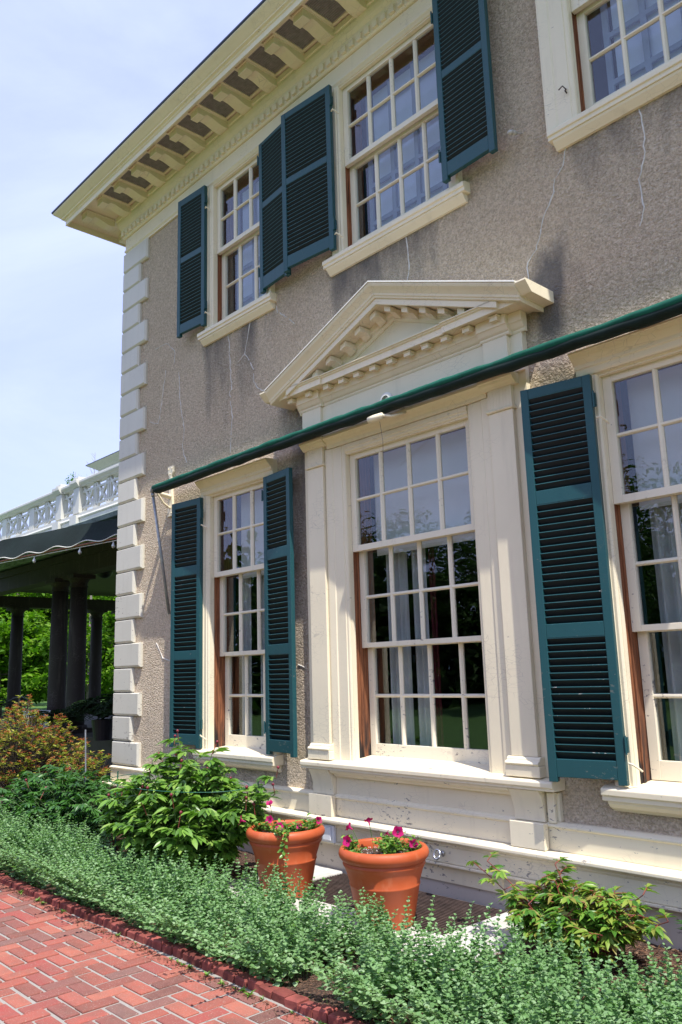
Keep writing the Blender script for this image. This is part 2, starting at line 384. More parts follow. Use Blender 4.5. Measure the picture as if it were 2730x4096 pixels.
def leaf_arrays(P, A, Nn, L, Wd, fold=0.18, droop=0.15, fine=False):
    P = np.asarray(P, float); n = len(P); A = unit(np.asarray(A, float)); Nn = np.asarray(Nn, float)
    S = unit(np.cross(A, Nn)); Nn = np.cross(S, A)
    L = np.broadcast_to(L, n)[:, None]; Wd = np.broadcast_to(Wd, n)[:, None]/2
    pt = lambda t, sd, h: P + A*L*t + S*Wd*sd + Nn*L*h
    if not fine:
        vs = [pt(0, 0, 0), pt(.42, 1, fold*.5), pt(1, 0, -droop), pt(.42, -1, fold*.5), pt(.45, 0, -fold*.3)]
        fs = [(0, 4, 1), (1, 4, 2), (2, 4, 3), (3, 4, 0)]
    else:
        vs = [pt(0, 0, 0), pt(.28, .85, fold*.4), pt(.62, .8, fold*.3-droop*.3), pt(1, 0, -droop), pt(.62, -.8, fold*.3-droop*.3), pt(.28, -.85, fold*.4), pt(.3, 0, -.02), pt(.65, 0, -.02-droop*.35)]
        fs = [(0, 6, 1), (1, 6, 7), (1, 7, 2), (2, 7, 3), (3, 7, 4), (4, 7, 5), (5, 7, 6), (5, 6, 0)]
    k = len(vs)
    V = np.stack(vs, 1).reshape(-1, 3)
    F = (np.arange(n)[:, None, None]*k + np.array(fs)[None]).reshape(-1, 3)
    return V, F
def join(parts):
    Vs, Fs, b = [], [], 0
    for V, F in parts:
        Vs.append(V); Fs.append(F+b); b += len(V)
    return np.concatenate(Vs), np.concatenate(Fs)
def sticks(segs, r):
    V, F = [], []
    for a, b in segs:
        a = np.array(a); b = np.array(b); d = b-a; d = d/max(np.linalg.norm(d), 1e-9)
        u = np.cross(d, [0.3, 0.2, 0.9]); u /= max(np.linalg.norm(u), 1e-9); w = np.cross(d, u)
        i = len(V)
        for q in (a, b):
            for t in (0, 2.094, 4.189): V.append(q+r*(u*math.cos(t)+w*math.sin(t)))
        for k in range(3):
            k2 = (k+1) % 3
            F += [(i+k, i+k2, i+3+k2), (i+k, i+3+k2, i+3+k)]
    return np.array(V), np.array(F)

D = 4.75                    # plane of the stucco front
CX = -9.06                  # left corner of the house
XR = 2.6                    # right end of what is modelled of the house
def AX(xa, y): return xa*y/D
def AZ(za, y): return 1.6+(za-1.6)*y/D
# ================================================================== HOUSE
house = empty('house', (-4, 5, 0), 'grey roughcast house with cream trim, teal louvred shutters and corner quoins', 'house')
LZ = dict(s1=(2.654, 3.413, 3.051), s2=(1.835, 2.61, 2.217), s3=(1.016, 1.79, 1.40))
WIN = {  # name: left glass edge, panes, pane width, muntin width, storey
    'a': (-7.032, 3, 0.256, 0.048, 0), 'b': (-4.931, 4, 0.274, 0.042, 0), 'c': (-2.497, 3, 0.269, 0.036, 0),
    'd': (-6.972, 3, 0.238, 0.048, 1), 'e': (-4.870, 4, 0.246, 0.043, 1), 'f': (-2.462, 3, 0.240, 0.036, 1)}
def xr_of(w): xl, n, pw, mw, s = w; return xl+n*pw+(n-1)*mw
OPEN = []
for k, w in WIN.items():
    z0, z1 = ((0.86, 3.475), (5.30, 7.065))[w[4]]
    OPEN.append((w[0]-0.08, xr_of(w)+0.08, z0, z1))

def noise2(x, z, s, seed):
    r = np.random.default_rng(seed); t = r.random((64, 64))
    xx, zz = x*s, z*s; i, j = np.floor(xx).astype(int), np.floor(zz).astype(int); fx, fz = xx-i, zz-j
    fx = fx*fx*(3-2*fx); fz = fz*fz*(3-2*fz)
    g = lambda a, b: t[a % 64, b % 64]
    return (g(i, j)*(1-fx)+g(i+1, j)*fx)*(1-fz)+(g(i, j+1)*(1-fx)+g(i+1, j+1)*fx)*fz
def build_wall():
    step = 0.03
    xs = set(np.round(np.arange(CX+0.05, XR, step), 4)); zs = set(np.round(np.arange(0.55, 7.2, step), 4))
    for a, b, c, d in OPEN: xs |= {a, b}; zs |= {c, d}
    def clean(s):
        keep = {round(v, 4) for o in OPEN for v in o}; out = []
        for v in sorted(s):
            if out and v-out[-1] < 0.008:
                if round(v, 4) in keep: out[-1] = v
                continue
            out.append(v)
        return np.array(out)
    xs, zs = clean(xs), clean(zs)
    X, Z = np.meshgrid(xs, zs, indexing='ij')
    V = np.stack([X, np.full_like(X, D), Z], -1).reshape(-1, 3)
    nx, nz = len(xs), len(zs)
    cx = (xs[:-1]+xs[1:])/2; cz = (zs[:-1]+zs[1:])/2
    CXm, CZm = np.meshgrid(cx, cz, indexing='ij'); ok = np.ones_like(CXm, bool)
    for a, b, c, d in OPEN: ok &= ~((CXm > a) & (CXm < b) & (CZm > c) & (CZm < d))
    i, j = np.nonzero(ok)
    F = np.stack([i*nz+j, (i+1)*nz+j, (i+1)*nz+j+1, i*nz+j+1], 1)
    o = np_mesh('wall', V, F, M['stucco'], house, True)
    x, z = V[:, 0], V[:, 2]
    wob = 0.35*(noise2(x, z, 2.2, 1)-.5)+0.18*(noise2(x, z, 6, 2)-.5)
    def streak(x0, x1, zt, zb, a, soft=0.14):
        xx = x+wob*0.35
        m = np.clip((xx-x0+soft)/soft, 0, 1)*np.clip((x1+soft-xx)/soft, 0, 1)
        top = 0.03 if zt > 5 or zt < 1 else 0.30
        zz = z+wob*(0.0 if top < .1 else .8)
        v = np.clip((zz-zb)/(zt-zb), 0, 1)*np.clip((zt+top-zz)/top, 0, 1)
        drip = 0.45+0.9*noise2(x, z*0.12, 4.5, 5)
        return a*m*np.power(v, 0.7)*drip
    st = np.zeros_like(x)
    for q in [(-7.15, -6.78, 5.28, 4.0, .95), (-6.66, -6.30, 5.28, 4.15, .72), (-6.25, -5.98, 5.2, 4.8, .35), (-5.12, -4.55, 5.28, 4.45, 1.0), (-4.5, -3.95, 5.28, 4.6, .75), (-3.9, -3.56, 5.28, 5.0, .45), (-2.55, -1.3, 5.26, 4.62, .85), (-2.35, -1.9, 4.9, 4.0, .25),
              (-2.98, -2.82, 4.20, 3.55, 1.25), (-2.78, -2.68, 4.25, 3.75, .6), (-2.6, -2.3, 4.1, 3.6, .25), (-5.86, -5.54, 4.15, 3.55, 1.1), (-5.76, -5.58, 3.7, 2.45, 1.0), (-5.80, -5.53, 2.9, 0.6, .55), (-3.02, -2.74, 3.55, 3.2, .45), (-2.45, -1.2, .8, .55, .75), (-7.9, -5.9, .8, .5, .45), (-9.0, -8.3, 1.3, .4, .2), (-5.97, -5.70, 3.75, 3.2, .65)]:
        st = np.maximum(st, streak(*q))
    st = np.maximum(st, 0.22*(noise2(x, z, .9, 9) > .62)*noise2(x, z, 1.7, 4))
    wm = np.clip(1-np.abs(z-4.75)/0.95, 0, 1)*np.clip((x+4.4)/1.0, 0, 1)*np.clip((-2.2-x)/0.8, 0, 1)+0.5*np.clip(1-np.abs(z-4.9)/.6, 0, 1)*np.clip(1-np.abs(x+5.7)/.45, 0, 1)+0.3*(noise2(x, z, 1.2, 14)-.4)
    for nm, arr in (('stain', st), ('warm', np.clip(wm, 0, 1))):
        at = o.data.attributes.new(nm, 'FLOAT', 'POINT'); at.data.foreach_set('value', arr.astype(np.float32))
    return o
wall = build_wall()
# cracks filled with caulk
for pts in [[(-2.63, 5.22), (-2.67, 5.17), (-2.68, 5.07), (-2.76, 5.0), (-2.78, 4.9), (-2.86, 4.8), (-2.9, 4.68), (-2.96, 4.54), (-3.04, 4.47), (-3.05, 4.25)], [(-2.1, 5.23), (-2.09, 5.09), (-2.09, 4.95), (-2.1, 4.86), (-2.15, 4.7), (-2.14, 4.6), (-2.15, 4.45), (-2.19, 4.33)],
            [(-6.79, 5.21), (-6.77, 4.98), (-6.73, 4.55), (-6.77, 4.54), (-6.72, 4.24), (-6.76, 3.87)], [(-6.39, 5.22), (-6.49, 4.87), (-6.34, 4.65), (-6.34, 4.53), (-6.27, 4.43), (-6.17, 4.37)], [(-6.49, 4.87), (-6.61, 4.82)], [(-5.96, 5.21), (-5.94, 5.13), (-5.79, 5.03), (-5.68, 4.93)],
            [(-8.33, 5.51), (-8.05, 5.5), (-7.87, 5.35), (-7.88, 5.21), (-7.93, 5.17)], [(-7.78, 5.06), (-7.75, 4.71), (-7.65, 4.32), (-7.69, 4.13), (-7.6, 3.93)], [(-8.07, 5.17), (-8.16, 4.76), (-8.22, 4.54), (-8.43, 4.62)], [(-8.2, 1.98), (-8.12, 1.9), (-8.05, 1.81), (-7.9, 1.77)], [(-5.59, 1.69), (-5.62, 1.65), (-5.72, 1.68)], [(-4.2, 5.2), (-4.17, 4.9), (-4.22, 4.72)]]:
    P = [Vector((a, D-0.002, b)) for a, b in pts]
    fine = [P[0]]
    for a, b in zip(P, P[1:]):
        n = max(2, int((b-a).length/0.035))
        for k in range(1, n+1): fine.append(a.lerp(b, k/n)+Vector((random.uniform(-.009, .009), 0, random.uniform(-.006, .006))))
    q = MB(); i = 0
    while i < len(fine)-2:
        m_ = random.randint(3, 12); run = fine[i:i+m_]
        if len(run) > 1: q.tube(run, [random.uniform(.0022, .0062) for _ in run], 5)
        i += m_-(1 if random.random() < .8 else 0)
    q.build('crack_filler', M['caulk'], wall)
# rest of the shell
m = MB()
m.box(CX+0.03, CX+0.25, D+0.02, 14, 0, 7.15); m.box(XR, XR+0.2, D, 14, 0, 7.6); m.box(CX+0.03, XR, 13.8, 14, 0, 7.6)
m.build('side_wall', M['stucco'], house)
m = MB()                                                   # hip roof and attic floor
m.box(CX+0.05, XR, D+0.05, 13.9, 7.2, 7.28)
m.add([(CX-.70, D-.70, 7.735), (XR, D-.70, 7.735), (XR, 14, 7.735), (CX-.70, 14, 7.735), (CX+3.2, 9.2, 9.0), (XR, 9.2, 9.0)], [(0, 1, 5, 4), (4, 5, 2, 3), (0, 4, 3), (0, 3, 2, 1)])
m.build('roof', M['slate'], house)
m = MB()
for a, b, z0, z1 in ((CX+.3, XR-.05, .45, 3.95), (CX+.3, XR-.05, 4.6, 7.15)):
    m.box(a, b, 8.2, 8.3, z0, z1); m.box(a, b, 5.0, 8.3, z0-.05, z0); m.box(a, b, 5.0, 8.3, z1, z1+.04); m.box(a-.05, a, 5.0, 8.3, z0, z1); m.box(b, b+.05, 5.0, 8.3, z0, z1)
for x in (-5.75, -3.1): m.box(x-.04, x+.04, 5.0, 8.2, .45, 3.95); m.box(x-.04, x+.04, 5.0, 8.2, 4.6, 7.15)
m.build('interior', M['black'], house)

def sweep(prof, mt, name, bevel=0.0, parent=house, xr=XR, yb=14.0):
    a = [(xr, D-o, z) for o, z in prof]; b = [(CX-o, D-o, z) for o, z in prof]; c = [(CX-o, yb, z) for o, z in prof]
    n = len(prof); q = MB(); q.v = a+b+c
    for i in range(n):
        j = (i+1) % n
        q.f += [(i, n+i, n+j, j), (n+i, 2*n+i, 2*n+j, n+j)]
    q.f += [tuple(range(n)), tuple(2*n+k for k in range(n-1, -1, -1))]
    return q.build(name, mt, parent, False, bevel)
# main cornice
frieze = sweep([(-.04, 7.065), (.022, 7.065), (.022, 7.085), (.040, 7.105), (.040, 7.120), (.028, 7.135), (.028, 7.285), (-.04, 7.285)], M['cream'], 'frieze', .003)
sweep([(-.04, 7.287), (.048, 7.287), (.062, 7.300), (.062, 7.385), (.070, 7.395), (.075, 7.42), (.10, 7.455), (.115, 7.50), (.115, 7.535), (.13, 7.54), (.13, 7.60), (-.04, 7.60)], M['cream'], 'bed_mould', .002)
cornice = sweep([(.0, 7.612), (.585, 7.612), (.585, 7.534), (.606, 7.534), (.606, 7.592), (.620, 7.600), (.622, 7.612), (.650, 7.622), (.650, 7.634), (.664, 7.642), (.690, 7.665), (.722, 7.690), (.736, 7.706), (.736, 7.716), (.0, 7.716)], M['cream'], 'cornice', .002)
sweep([(.0, 7.718), (.744, 7.718), (.748, 7.738), (.0, 7.76)], M['slate'], 'gutter_edge')
x = CX-.05
while x < -3.2:
    MB().box(x, x+.058, D-.088, D-.058, 7.312, 7.378).build('dentil', M['cream'], house); x += .1045
MODP = [(4.24, 7.605), (4.24, 7.512), (4.325, 7.512), (4.335, 7.532), (4.36, 7.545), (4.42, 7.540), (4.48, 7.522), (4.54, 7.505), (4.60, 7.503), (4.635, 7.512), (4.64, 7.605)]
xm = -9.381; mods = []
while xm < XR-.3: mods.append(xm); xm += .437
first = None
for x in mods:
    q = MB().px(MODP, x, x+.145); q.box(x-.012, x+.157, 4.228, 4.63, 7.587, 7.607)
    q.build('modillion', M['cream'], house, False, .003)
for i, x in enumerate(mods[:-1]):
    if i == 0: continue
    a, b = x+.145+.032, x+.437-.032
    q = MB()
    for (u0, u1, v0, v1) in ((a-.02, b+.02, 4.205, 4.225), (a-.02, b+.02, 4.575, 4.60), (a-.02, a+.005, 4.226, 4.574), (b-.005, b+.02, 4.226, 4.574)): q.box(u0, u1, v0, v1, 7.592, 7.613)
    fr = q.build('vent_frame', M['cream'], house)
    q = MB(); q.box(a+.006, b-.006, 4.2265, 4.5735, 7.606, 7.611); u = 4.23
    while u < 4.565: q.box(a+.006, b-.006, u, u+.009, 7.598, 7.6055); u += .0205
    q.build('vent_grille', M['vent'], fr)
for y in (4.86, 5.30, 5.74, 6.18):
    q = MB().py([(CX-(D-a), b) for a, b in MODP], y, y+.145); q.build('modillion', M['cream'], house, False, .003)

# quoins
QB = [7.066, 6.789, 6.524, 6.243, 5.962, 5.674, 5.40, 5.112, 4.83, 4.54, 4.26, 3.975, 3.704, 3.412, 3.142, 2.852, 2.574, 2.283, 2.005, 1.72, 1.442, 1.176, .894, .625]
for i in range(len(QB)-1):
    zt, zb = QB[i]-.004, QB[i+1]+.004
    xe = -8.50 if i % 2 == 0 else -8.675
    y0, c = D-.045, .022
    q = MB()
    f = [(CX-.045+c*.2, zb+c), (xe-c, zb+c), (xe-c, zt-c*.4), (CX-.045+c*.2, zt-c*.4)]
    bk = [(CX-.045, zb), (xe, zb), (xe, zt), (CX-.045, zt)]
    q.v = [(a, y0, b) for a, b in f]+[(a, y0+.02, b) for a, b in bk]+[(a, D+.01, b) for a, b in bk]
    q.f = [(0, 1, 2, 3)]+[(k, 4+k, 4+(k+1) % 4, (k+1) % 4) for k in range(4)]+[(4+k, 8+k, 8+(k+1) % 4, 4+(k+1) % 4) for k in range(4)]
    ys = D+(.56 if i % 2 else .38)
    q.box(CX-.045, CX+.02, D+.012, ys, zb, zt)
    q.build('quoin', M['quoin'], house, False, .003)

# base of the wall
sweep([(-.03, .449), (.05, .449), (.05, .585), (.062, .592), (.062, .606), (.03, .622), (-.03, .622)], M['cream'], 'base_board', .003)
sweep([(-.03, .385), (.085, .385), (.105, .395), (.13, .408), (.13, .428), (.11, .447), (.052, .4475), (-.03, .4475)], M['cream'], 'water_table', .004)
sweep([(-.03, .252), (.065, .252), (.065, .36), (.075, .370), (.08, .383), (-.03, .383)], M['cream'], 'skirt_board', .003)
sweep([(-.03, .225), (.05, .225), (.088, .235), (.088, .250), (-.03, .2505)], M['cream'], 'drip_ledge', .003)
sweep([(-.03, -.3), (.03, -.3), (.03, .2245), (-.03, .2245)], M['found'], 'foundation')
q = MB(); q.box(-4.6, -3.58, D-.045, D+.02, .12, .222); q.box(-4.02, -4.012, D-.0465, D-.04, .12, .222)
q.build('cellar_board', M['cream'], house)

# ------------------------------------------------------------------ windows
def curtain(win, x0, x1, z0, z1, y, mt, name='curtain', folds=6, amp=.018):
    n = folds*8; q = MB()
    for i in range(n+1):
        t = i/n; x = x0+(x1-x0)*t; yy = y+amp*math.sin(t*folds*2*math.pi)+amp*.5*math.sin(t*folds*5.1+1)
        q.v += [(x, yy, z0), (x, yy, z1)]
    for i in range(n): q.f.append((2*i, 2*i+2, 2*i+3, 2*i+1))
    return q.build(name, mt, win, True)
def make_window(key, cw, cwr=None):
    xl, n, pw, mw, st = WIN[key]; xr = xr_of(WIN[key]); cwr = cw if cwr is None else cwr
    z0, z1 = ((0.875, 3.47), (5.335, 7.055))[st]
    a, b = xl-.066, xr+.066
    q = MB()
    yf = 4.70
    for s, xi, w in ((-1, a, cw), (1, b, cwr)):        # moulded side casings: profile across x,y run up z
        pr = [(xi, D+.03), (xi, yf+.022), (xi+s*.012, yf+.012), (xi+s*.03, yf+.012), (xi+s*.034, yf+.004), (xi+s*w*.6, yf+.004), (xi+s*w*.64, yf-.004), (xi+s*(w-.02), yf-.012), (xi+s*w, yf-.008), (xi+s*w, D+.03)]
        q.pz(pr if s > 0 else pr[::-1], z0, z1+.07 if st == 0 else 7.0645)
    hd = [(D+.03, z1), (yf+.022, z1), (yf+.012, z1+.012), (yf+.012, z1+.03), (yf+.004, z1+.034), (yf+.004, z1+.07)] if st == 0 else [(D+.03, z1-.0), (yf+.022, z1-.0), (yf+.012, 7.0645), (D+.03, 7.0645)]
    hd.append((D+.03, hd[-1][1])) if st == 0 else None
    q.px(hd, a+.001, b-.001)
    win = q.build('window', M['cream'], house, False, .002)
    # jambs and head stop
    q = MB()
    q.box(a-.04, a+.004, 4.7285, 4.768, z0, z1); q.box(b-.004, b+.04, 4.7285, 4.768, z0, z1); q.box(a+.0045, b-.0045, 4.7285, 4.766, z1-.012, z1+.04)
    q.build('parting_stop', M['cream'], win)
    q = MB(); q.box(a-.05, a-.002, 4.769, 5.02, z0-.04, z1+.01); q.box(b+.002, b+.05, 4.769, 5.02, z0-.04, z1+.01); q.box(a-.05, b+.05, 4.769, 5.02, z1+.012, z1+.05)
    q.box(a+.0, a+.006, 4.818, 4.842, z0, z1)
    q.build('jamb', M['wood'], win)
    if st == 0: S = [(4.77,)+LZ['s1']+(.055, .05), (4.845,)+LZ['s2']+(.05, .04), (4.91,)+LZ['s3']+(.045, .115)]
    else: S = [(4.77, 6.282, 6.998, 6.631, .058, .05), (4.832, 5.475, 6.215, 5.838, .05, .115)]
    gq = MB()
    for y, g0, g1, gm, tr, br in S:
        q = MB(); t = .042
        q.box(a+.003, xl, y, y+t, g0-br, g1+tr); q.box(xr, b-.003, y, y+t, g0-br, g1+tr)
        q.box(xl+.0005, xr-.0005, y+.001, y+t-.001, g1, g1+tr); q.box(xl+.0005, xr-.0005, y+.001, y+t-.001, g0-br, g0)
        for i in range(1, n):
            x = xl+i*pw+(i-1)*mw
            pr = [(x, y+.036), (x, y+.018), (x+mw*.3, y+.004), (x+mw*.7, y+.004), (x+mw, y+.018), (x+mw, y+.036)]
            q.pz(pr[::-1], g0, g1)
        pr = [(y+.035, gm-.014), (y+.019, gm-.014), (y+.0055, gm-.006), (y+.0055, gm+.006), (y+.019, gm+.014), (y+.035, gm+.014)]
        q.px(pr, xl, xr)
        q.build('sash', M['sash'], win, False, .002)
        gq.box(xl-.006, xr+.006, y+.024, y+.0265, g0-.006, g1+.006)
    gq.build('pane', M['glass'], win)
    return win, a, b, xl, xr
def crown(win, x0, x1, zb):
    pr = [(D+.02, zb), (4.697, zb), (4.69, zb+.012), (4.685, zb+.045), (4.675, zb+.05), (4.672, zb+.075), (4.655, zb+.09), (4.63, zb+.112), (4.612, zb+.135), (4.605, zb+.138), (4.605, zb+.152), (D+.02, zb+.162)]
    q = MB().px(pr, x0, x1); q.px([(4.70, zb-.10), (4.66, zb-.10), (4.66, zb-.001), (4.70, zb-.001)], x0, x0+.006)
    q.build('crown_mould', M['cream'], win, False, .003)
def sill(win, x0, x1, zt, yfr, h=.075, ov=.065):
    q = MB()
    q.px([(5.0, zt+.035), (D-.06, zt+.012), (yfr+.006, zt), (yfr, zt-.008), (yfr, zt-h*.55), (yfr+.012, zt-h*.6), (yfr+.012, zt-h), (5.0, zt-h)], x0, x1)
    q.build('sill', M['cream'], win, False, .004)
    q = MB(); zb = zt-h-.0005
    q.px([(D+.02, zb), (yfr+.022, zb), (yfr+.027, zb-ov*.25), (yfr+.045, zb-ov*.6), (D-.028, zb-ov*.9), (D-.024, zb-ov), (D+.02, zb-ov)], x0+.03, x1-.03)
    q.build('sill_mould', M['cream'], win, False, .002)
def shutter(hx, side, w, z0, z1, theta, panels, yh=4.645, pitch=.045, label=None):
    """side -1: leaf lies to the left of its hinge line at x=hx"""
    Rm = Matrix.Translation((hx, yh, 0)) @ Matrix.Rotation(math.radians(theta)*(1 if side < 0 else -1), 4, 'Z')
    X = (lambda u: -u) if side < 0 else (lambda u: u)
    def bx(q, u0, u1, y0, y1, a, b):
        x0, x1 = sorted((X(u0), X(u1))); q.box(x0, x1, y0, y1, a, b)
    st = .056; q = MB()
    bx(q, 0, st, 0, .042, z0-.03, z1); bx(q, w-st, w, 0, .042, z0-.03, z1)
    edges = [z0]+[v for p in panels for v in p]+[z1]
    for a, b in zip(edges[0::2], edges[1::2]): bx(q, st+.0005, w-st-.0005, .0015, .0405, a, b)
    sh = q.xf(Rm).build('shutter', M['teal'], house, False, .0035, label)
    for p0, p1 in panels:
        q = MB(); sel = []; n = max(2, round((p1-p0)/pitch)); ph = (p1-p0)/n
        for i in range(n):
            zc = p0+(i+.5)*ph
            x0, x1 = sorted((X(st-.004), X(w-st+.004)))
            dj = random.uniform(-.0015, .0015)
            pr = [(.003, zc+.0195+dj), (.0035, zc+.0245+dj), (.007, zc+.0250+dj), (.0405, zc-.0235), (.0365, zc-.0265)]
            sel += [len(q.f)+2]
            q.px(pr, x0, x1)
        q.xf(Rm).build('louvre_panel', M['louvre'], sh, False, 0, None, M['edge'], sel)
    for zz in (z0+.16, z1-.22):
        q = MB(); bx(q, -.02, .012, .006, .03, zz, zz+.09)
        q.tube([(X(-.012), -.004, zz-.01), (X(-.012), -.004, zz+.10)], .007, 8)
        q.xf(Rm).build('hinge', M['teal'], sh)
    for zz in ((z0+.10, z1-.30) if side < 0 else ()):
        q = MB().tube([(X(-.02), .0, zz), (X(-.05), -.02, zz-.004), (X(-.075), .01, zz-.03), (X(-.085), .03, zz-.045)], .007, 6)
        q.xf(Rm).build('shutter_hook', M['cream'], sh)
    return sh
LP = [(1.03, 1.775), (1.865, 2.65), (2.745, 3.39)]
wa, a, b, xl, xr = make_window('a', .12)
crown(wa, -7.215, -5.985, 3.475); sill(wa, -7.25, -5.955, .876, 4.62)
shutter(-7.165, -1, .485, .925, 3.455, 6, LP)
shutter(-6.075, 1, .46, .925, 3.455, 6.5, LP)
curtain(wa, xl+.02, xl+.20, .95, 3.4, 5.06, M['sheer'], folds=3); curtain(wa, xl+.36, xl+.50, .95, 3.4, 5.05, M['sheer'], folds=3); curtain(wa, xl+.505, xl+.56, .95, 3.4, 5.06, M['velvet'], 'drape', 2)
q = MB(); q.box(xl+.13, xr+.01, 4.985, 4.99, 2.58, 3.47); q.build('blind', M['blind'], wa)
wc, a, b, xl, xr = make_window('c', .12)
crown(wc, -2.70, -1.42, 3.475); sill(wc, -2.755, -1.36, .868, 4.64)
shutter(-2.575, -1, .492, .92, 3.46, 10, LP)
shutter(-1.49, 1, .492, .92, 3.46, 6, LP)
curtain(wc, xl+.02, xl+.52, .95, 3.4, 5.06, M['sheer'], folds=6, amp=.028); curtain(wc, xl+.525, xl+.60, .95, 3.4, 5.07, M['velvet'], 'drape', 2)
q = MB(); q.box(xl+.0, xr+.01, 4.985, 4.99, 2.58, 3.47); q.build('blind', M['blind'], wc)
UP = [(5.52, 6.27), (6.34, 6.995)]
for key, half in (('d', None), ('e', None), ('f', None)):
    w, a, b, xl, xr = make_window(key, .12 if key != 'f' else .235)
    if key == 'd':
        sill(w, -7.27, -5.955, 5.33, 4.66); shutter(-7.105, -1, .495, 5.41, 7.075, 5, UP, pitch=.041); shutter(-6.09, 1, .50, 5.39, 7.03, 5, UP, pitch=.041)
    elif key == 'e':
        sill(w, -5.165, -3.504, 5.33, 4.66); shutter(-4.965, -1, .65, 5.40, 7.06, 6, UP, yh=4.63, pitch=.041); shutter(-3.665, 1, .53, 5.40, 7.06, 3, UP, yh=4.61, pitch=.041)
    else:
        sill(w, -2.745, -1.30, 5.33, 4.66)
    q = MB(); q.box(xl+.13, xr+.01, 4.985, 4.99, 5.3, 6.98); q.build('blind', M['skyblind'], w)
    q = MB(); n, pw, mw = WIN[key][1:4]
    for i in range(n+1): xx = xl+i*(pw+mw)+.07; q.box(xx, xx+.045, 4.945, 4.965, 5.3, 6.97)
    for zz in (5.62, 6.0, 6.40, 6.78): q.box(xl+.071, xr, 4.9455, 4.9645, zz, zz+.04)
    q.build('muntin_shadow_bars', M['muntin_shadow'], w)  # added bars imitating shadow and reflection of the muntins behind the glass

# centre window with its surround
wb, a, b, xl, xr = make_window('b', .232, .232)
curtain(wb, xl+.02, xl+.27, .95, 3.4, 5.08, M['sheer'], folds=4, amp=.025); curtain(wb, xl+.33, xl+.50, .95, 3.4, 5.07, M['sheer'], folds=3, amp=.02)
curtain(wb, xl+.505, xl+.58, .95, 3.4, 5.09, M['velvet'], 'drape', 2)
curtain(wb, xr-.16, xr-.10, .95, 3.4, 5.09, M['velvet'], 'drape', 2); curtain(wb, xr-.09, xr+.02, .95, 3.4, 5.09, M['sheer'], folds=2)
q = MB(); q.box(xl+.02, xr+.02, 4.985, 4.99, 2.575, 3.47); q.build('blind', M['blind'], wb)
q = MB(); q.px([(4.62, 0), (4.62, 0)], 0, 0) if False else None
q.px([(D+.02, .892), (D-.05, .892), (4.607, .879), (4.60, .870), (4.60, .842), (4.613, .836), (4.613, .818), (D+.02, .818)], -5.548, -3.068)
q.build('sill', M['cream'], wb, False, .004)
q = MB(); q.px([(5.0, .93), (4.77, .905), (D-.051, .8925), (D-.051, .85), (5.0, .85)], a, b); q.build('sill_board', M['cream'], wb)
q = MB(); q.px([(D, .816), (4.62, .816), (4.63, .80), (4.665, .785), (4.68, .765), (4.70, .762), (D, .762)], -5.20, -3.43)
q.build('sill_mould', M['cream'], wb, False, .002)
q = MB(); q.box(-5.52, -3.10, 4.718, D+.02, .623, .80); q.box(-5.21, -3.425, 4.712, D+.01, .45, .6085); q.px([(4.73, .6085), (4.70, .6085), (4.705, .622), (4.73, .63)], -5.21, -3.425)
q.build('apron', M['cream'], wb, False, .003)
for x0, x1 in ((-5.47, -5.222), (-3.43, -3.195)):
    q = MB()
    for i in range(9):
        pass
    pr = []
    for i in range(11):
        t = i/10; zz = .815-.2*t; yy = 4.625+.06*(1-(1-t)**2.2)
        pr.append((yy, zz))
    q.px([(4.717, .815)]+pr+[(4.717, pr[-1][1])], x0+.0, x1)
    q.box(x0-.015, x1+.015, 4.64, 4.69, .45, .612)
    q.box(x1+.02 if x0 > -4 else x1+.001, x1+.075 if x0 > -4 else x1+.002, 4.69, 4.717, .615, .80)
    q.build('console', M['cream'], wb, False, .004)
q = MB()
q.box(-5.525, -5.236, 4.708, D+.01, .893, 4.02); q.box(-3.412, -3.10, 4.708, D+.01, .893, 4.02); q.box(a-.235, b+.235, 4.712, D+.01, 3.545, 4.02)
q.build('backboard', M['cream'], wb, False, .002)
q = MB(); zb = 3.545
q.px([(4.70, zb), (4.693, zb), (4.685, zb+.03), (4.665, zb+.055), (4.64, zb+.075), (4.63, zb+.08), (4.63, zb+.10), (4.711, zb+.11), (4.711, zb)], -5.2, -3.44)
q.build('head_mould', M['cream'], wb, False, .002)
for x0, x1 in ((-5.446, -5.235), (-3.413, -3.204)):
    q = MB(); q.box(x0, x1, 4.668, 4.7075, 1.02, 3.40)
    pil = q.build('pilaster', M['cream'], house, False, .004)
    q = MB(); q.box(x0-.03, x1+.03, 4.632, 4.7075, .893, .965)
    q.px([(4.7075, .9655), (4.632, .9655), (4.622, .978), (4.632, .992), (4.648, .995), (4.650, 1.006), (4.662, 1.019), (4.7075, 1.019)], x0-.026, x1+.026)
    q.build('pilaster_base', M['cream'], pil, False, .004)
    q = MB(); q.px([(4.7075, 3.4005), (4.655, 3.4005), (4.648, 3.41), (4.655, 3.422), (4.7075, 3.422)], x0-.012, x1+.012)
    q.box(x0+.002, x1-.002, 4.668, 4.7075, 3.4225, 3.575)
    for k in range(7):
        xx = x0+.02+k*(x1-x0-.04)/6; q.box(xx-.0015, xx+.0015, 4.6665, 4.669, 3.43, 3.565)
    q.px([(4.7075, 3.5755), (4.66, 3.5755), (4.65, 3.59), (4.63, 3.605), (4.622, 3.62), (4.612, 3.625), (4.612, 3.648), (4.7075, 3.655)], x0-.045, x1+.045)
    q.build('capital', M['cream'], pil, False, .003)
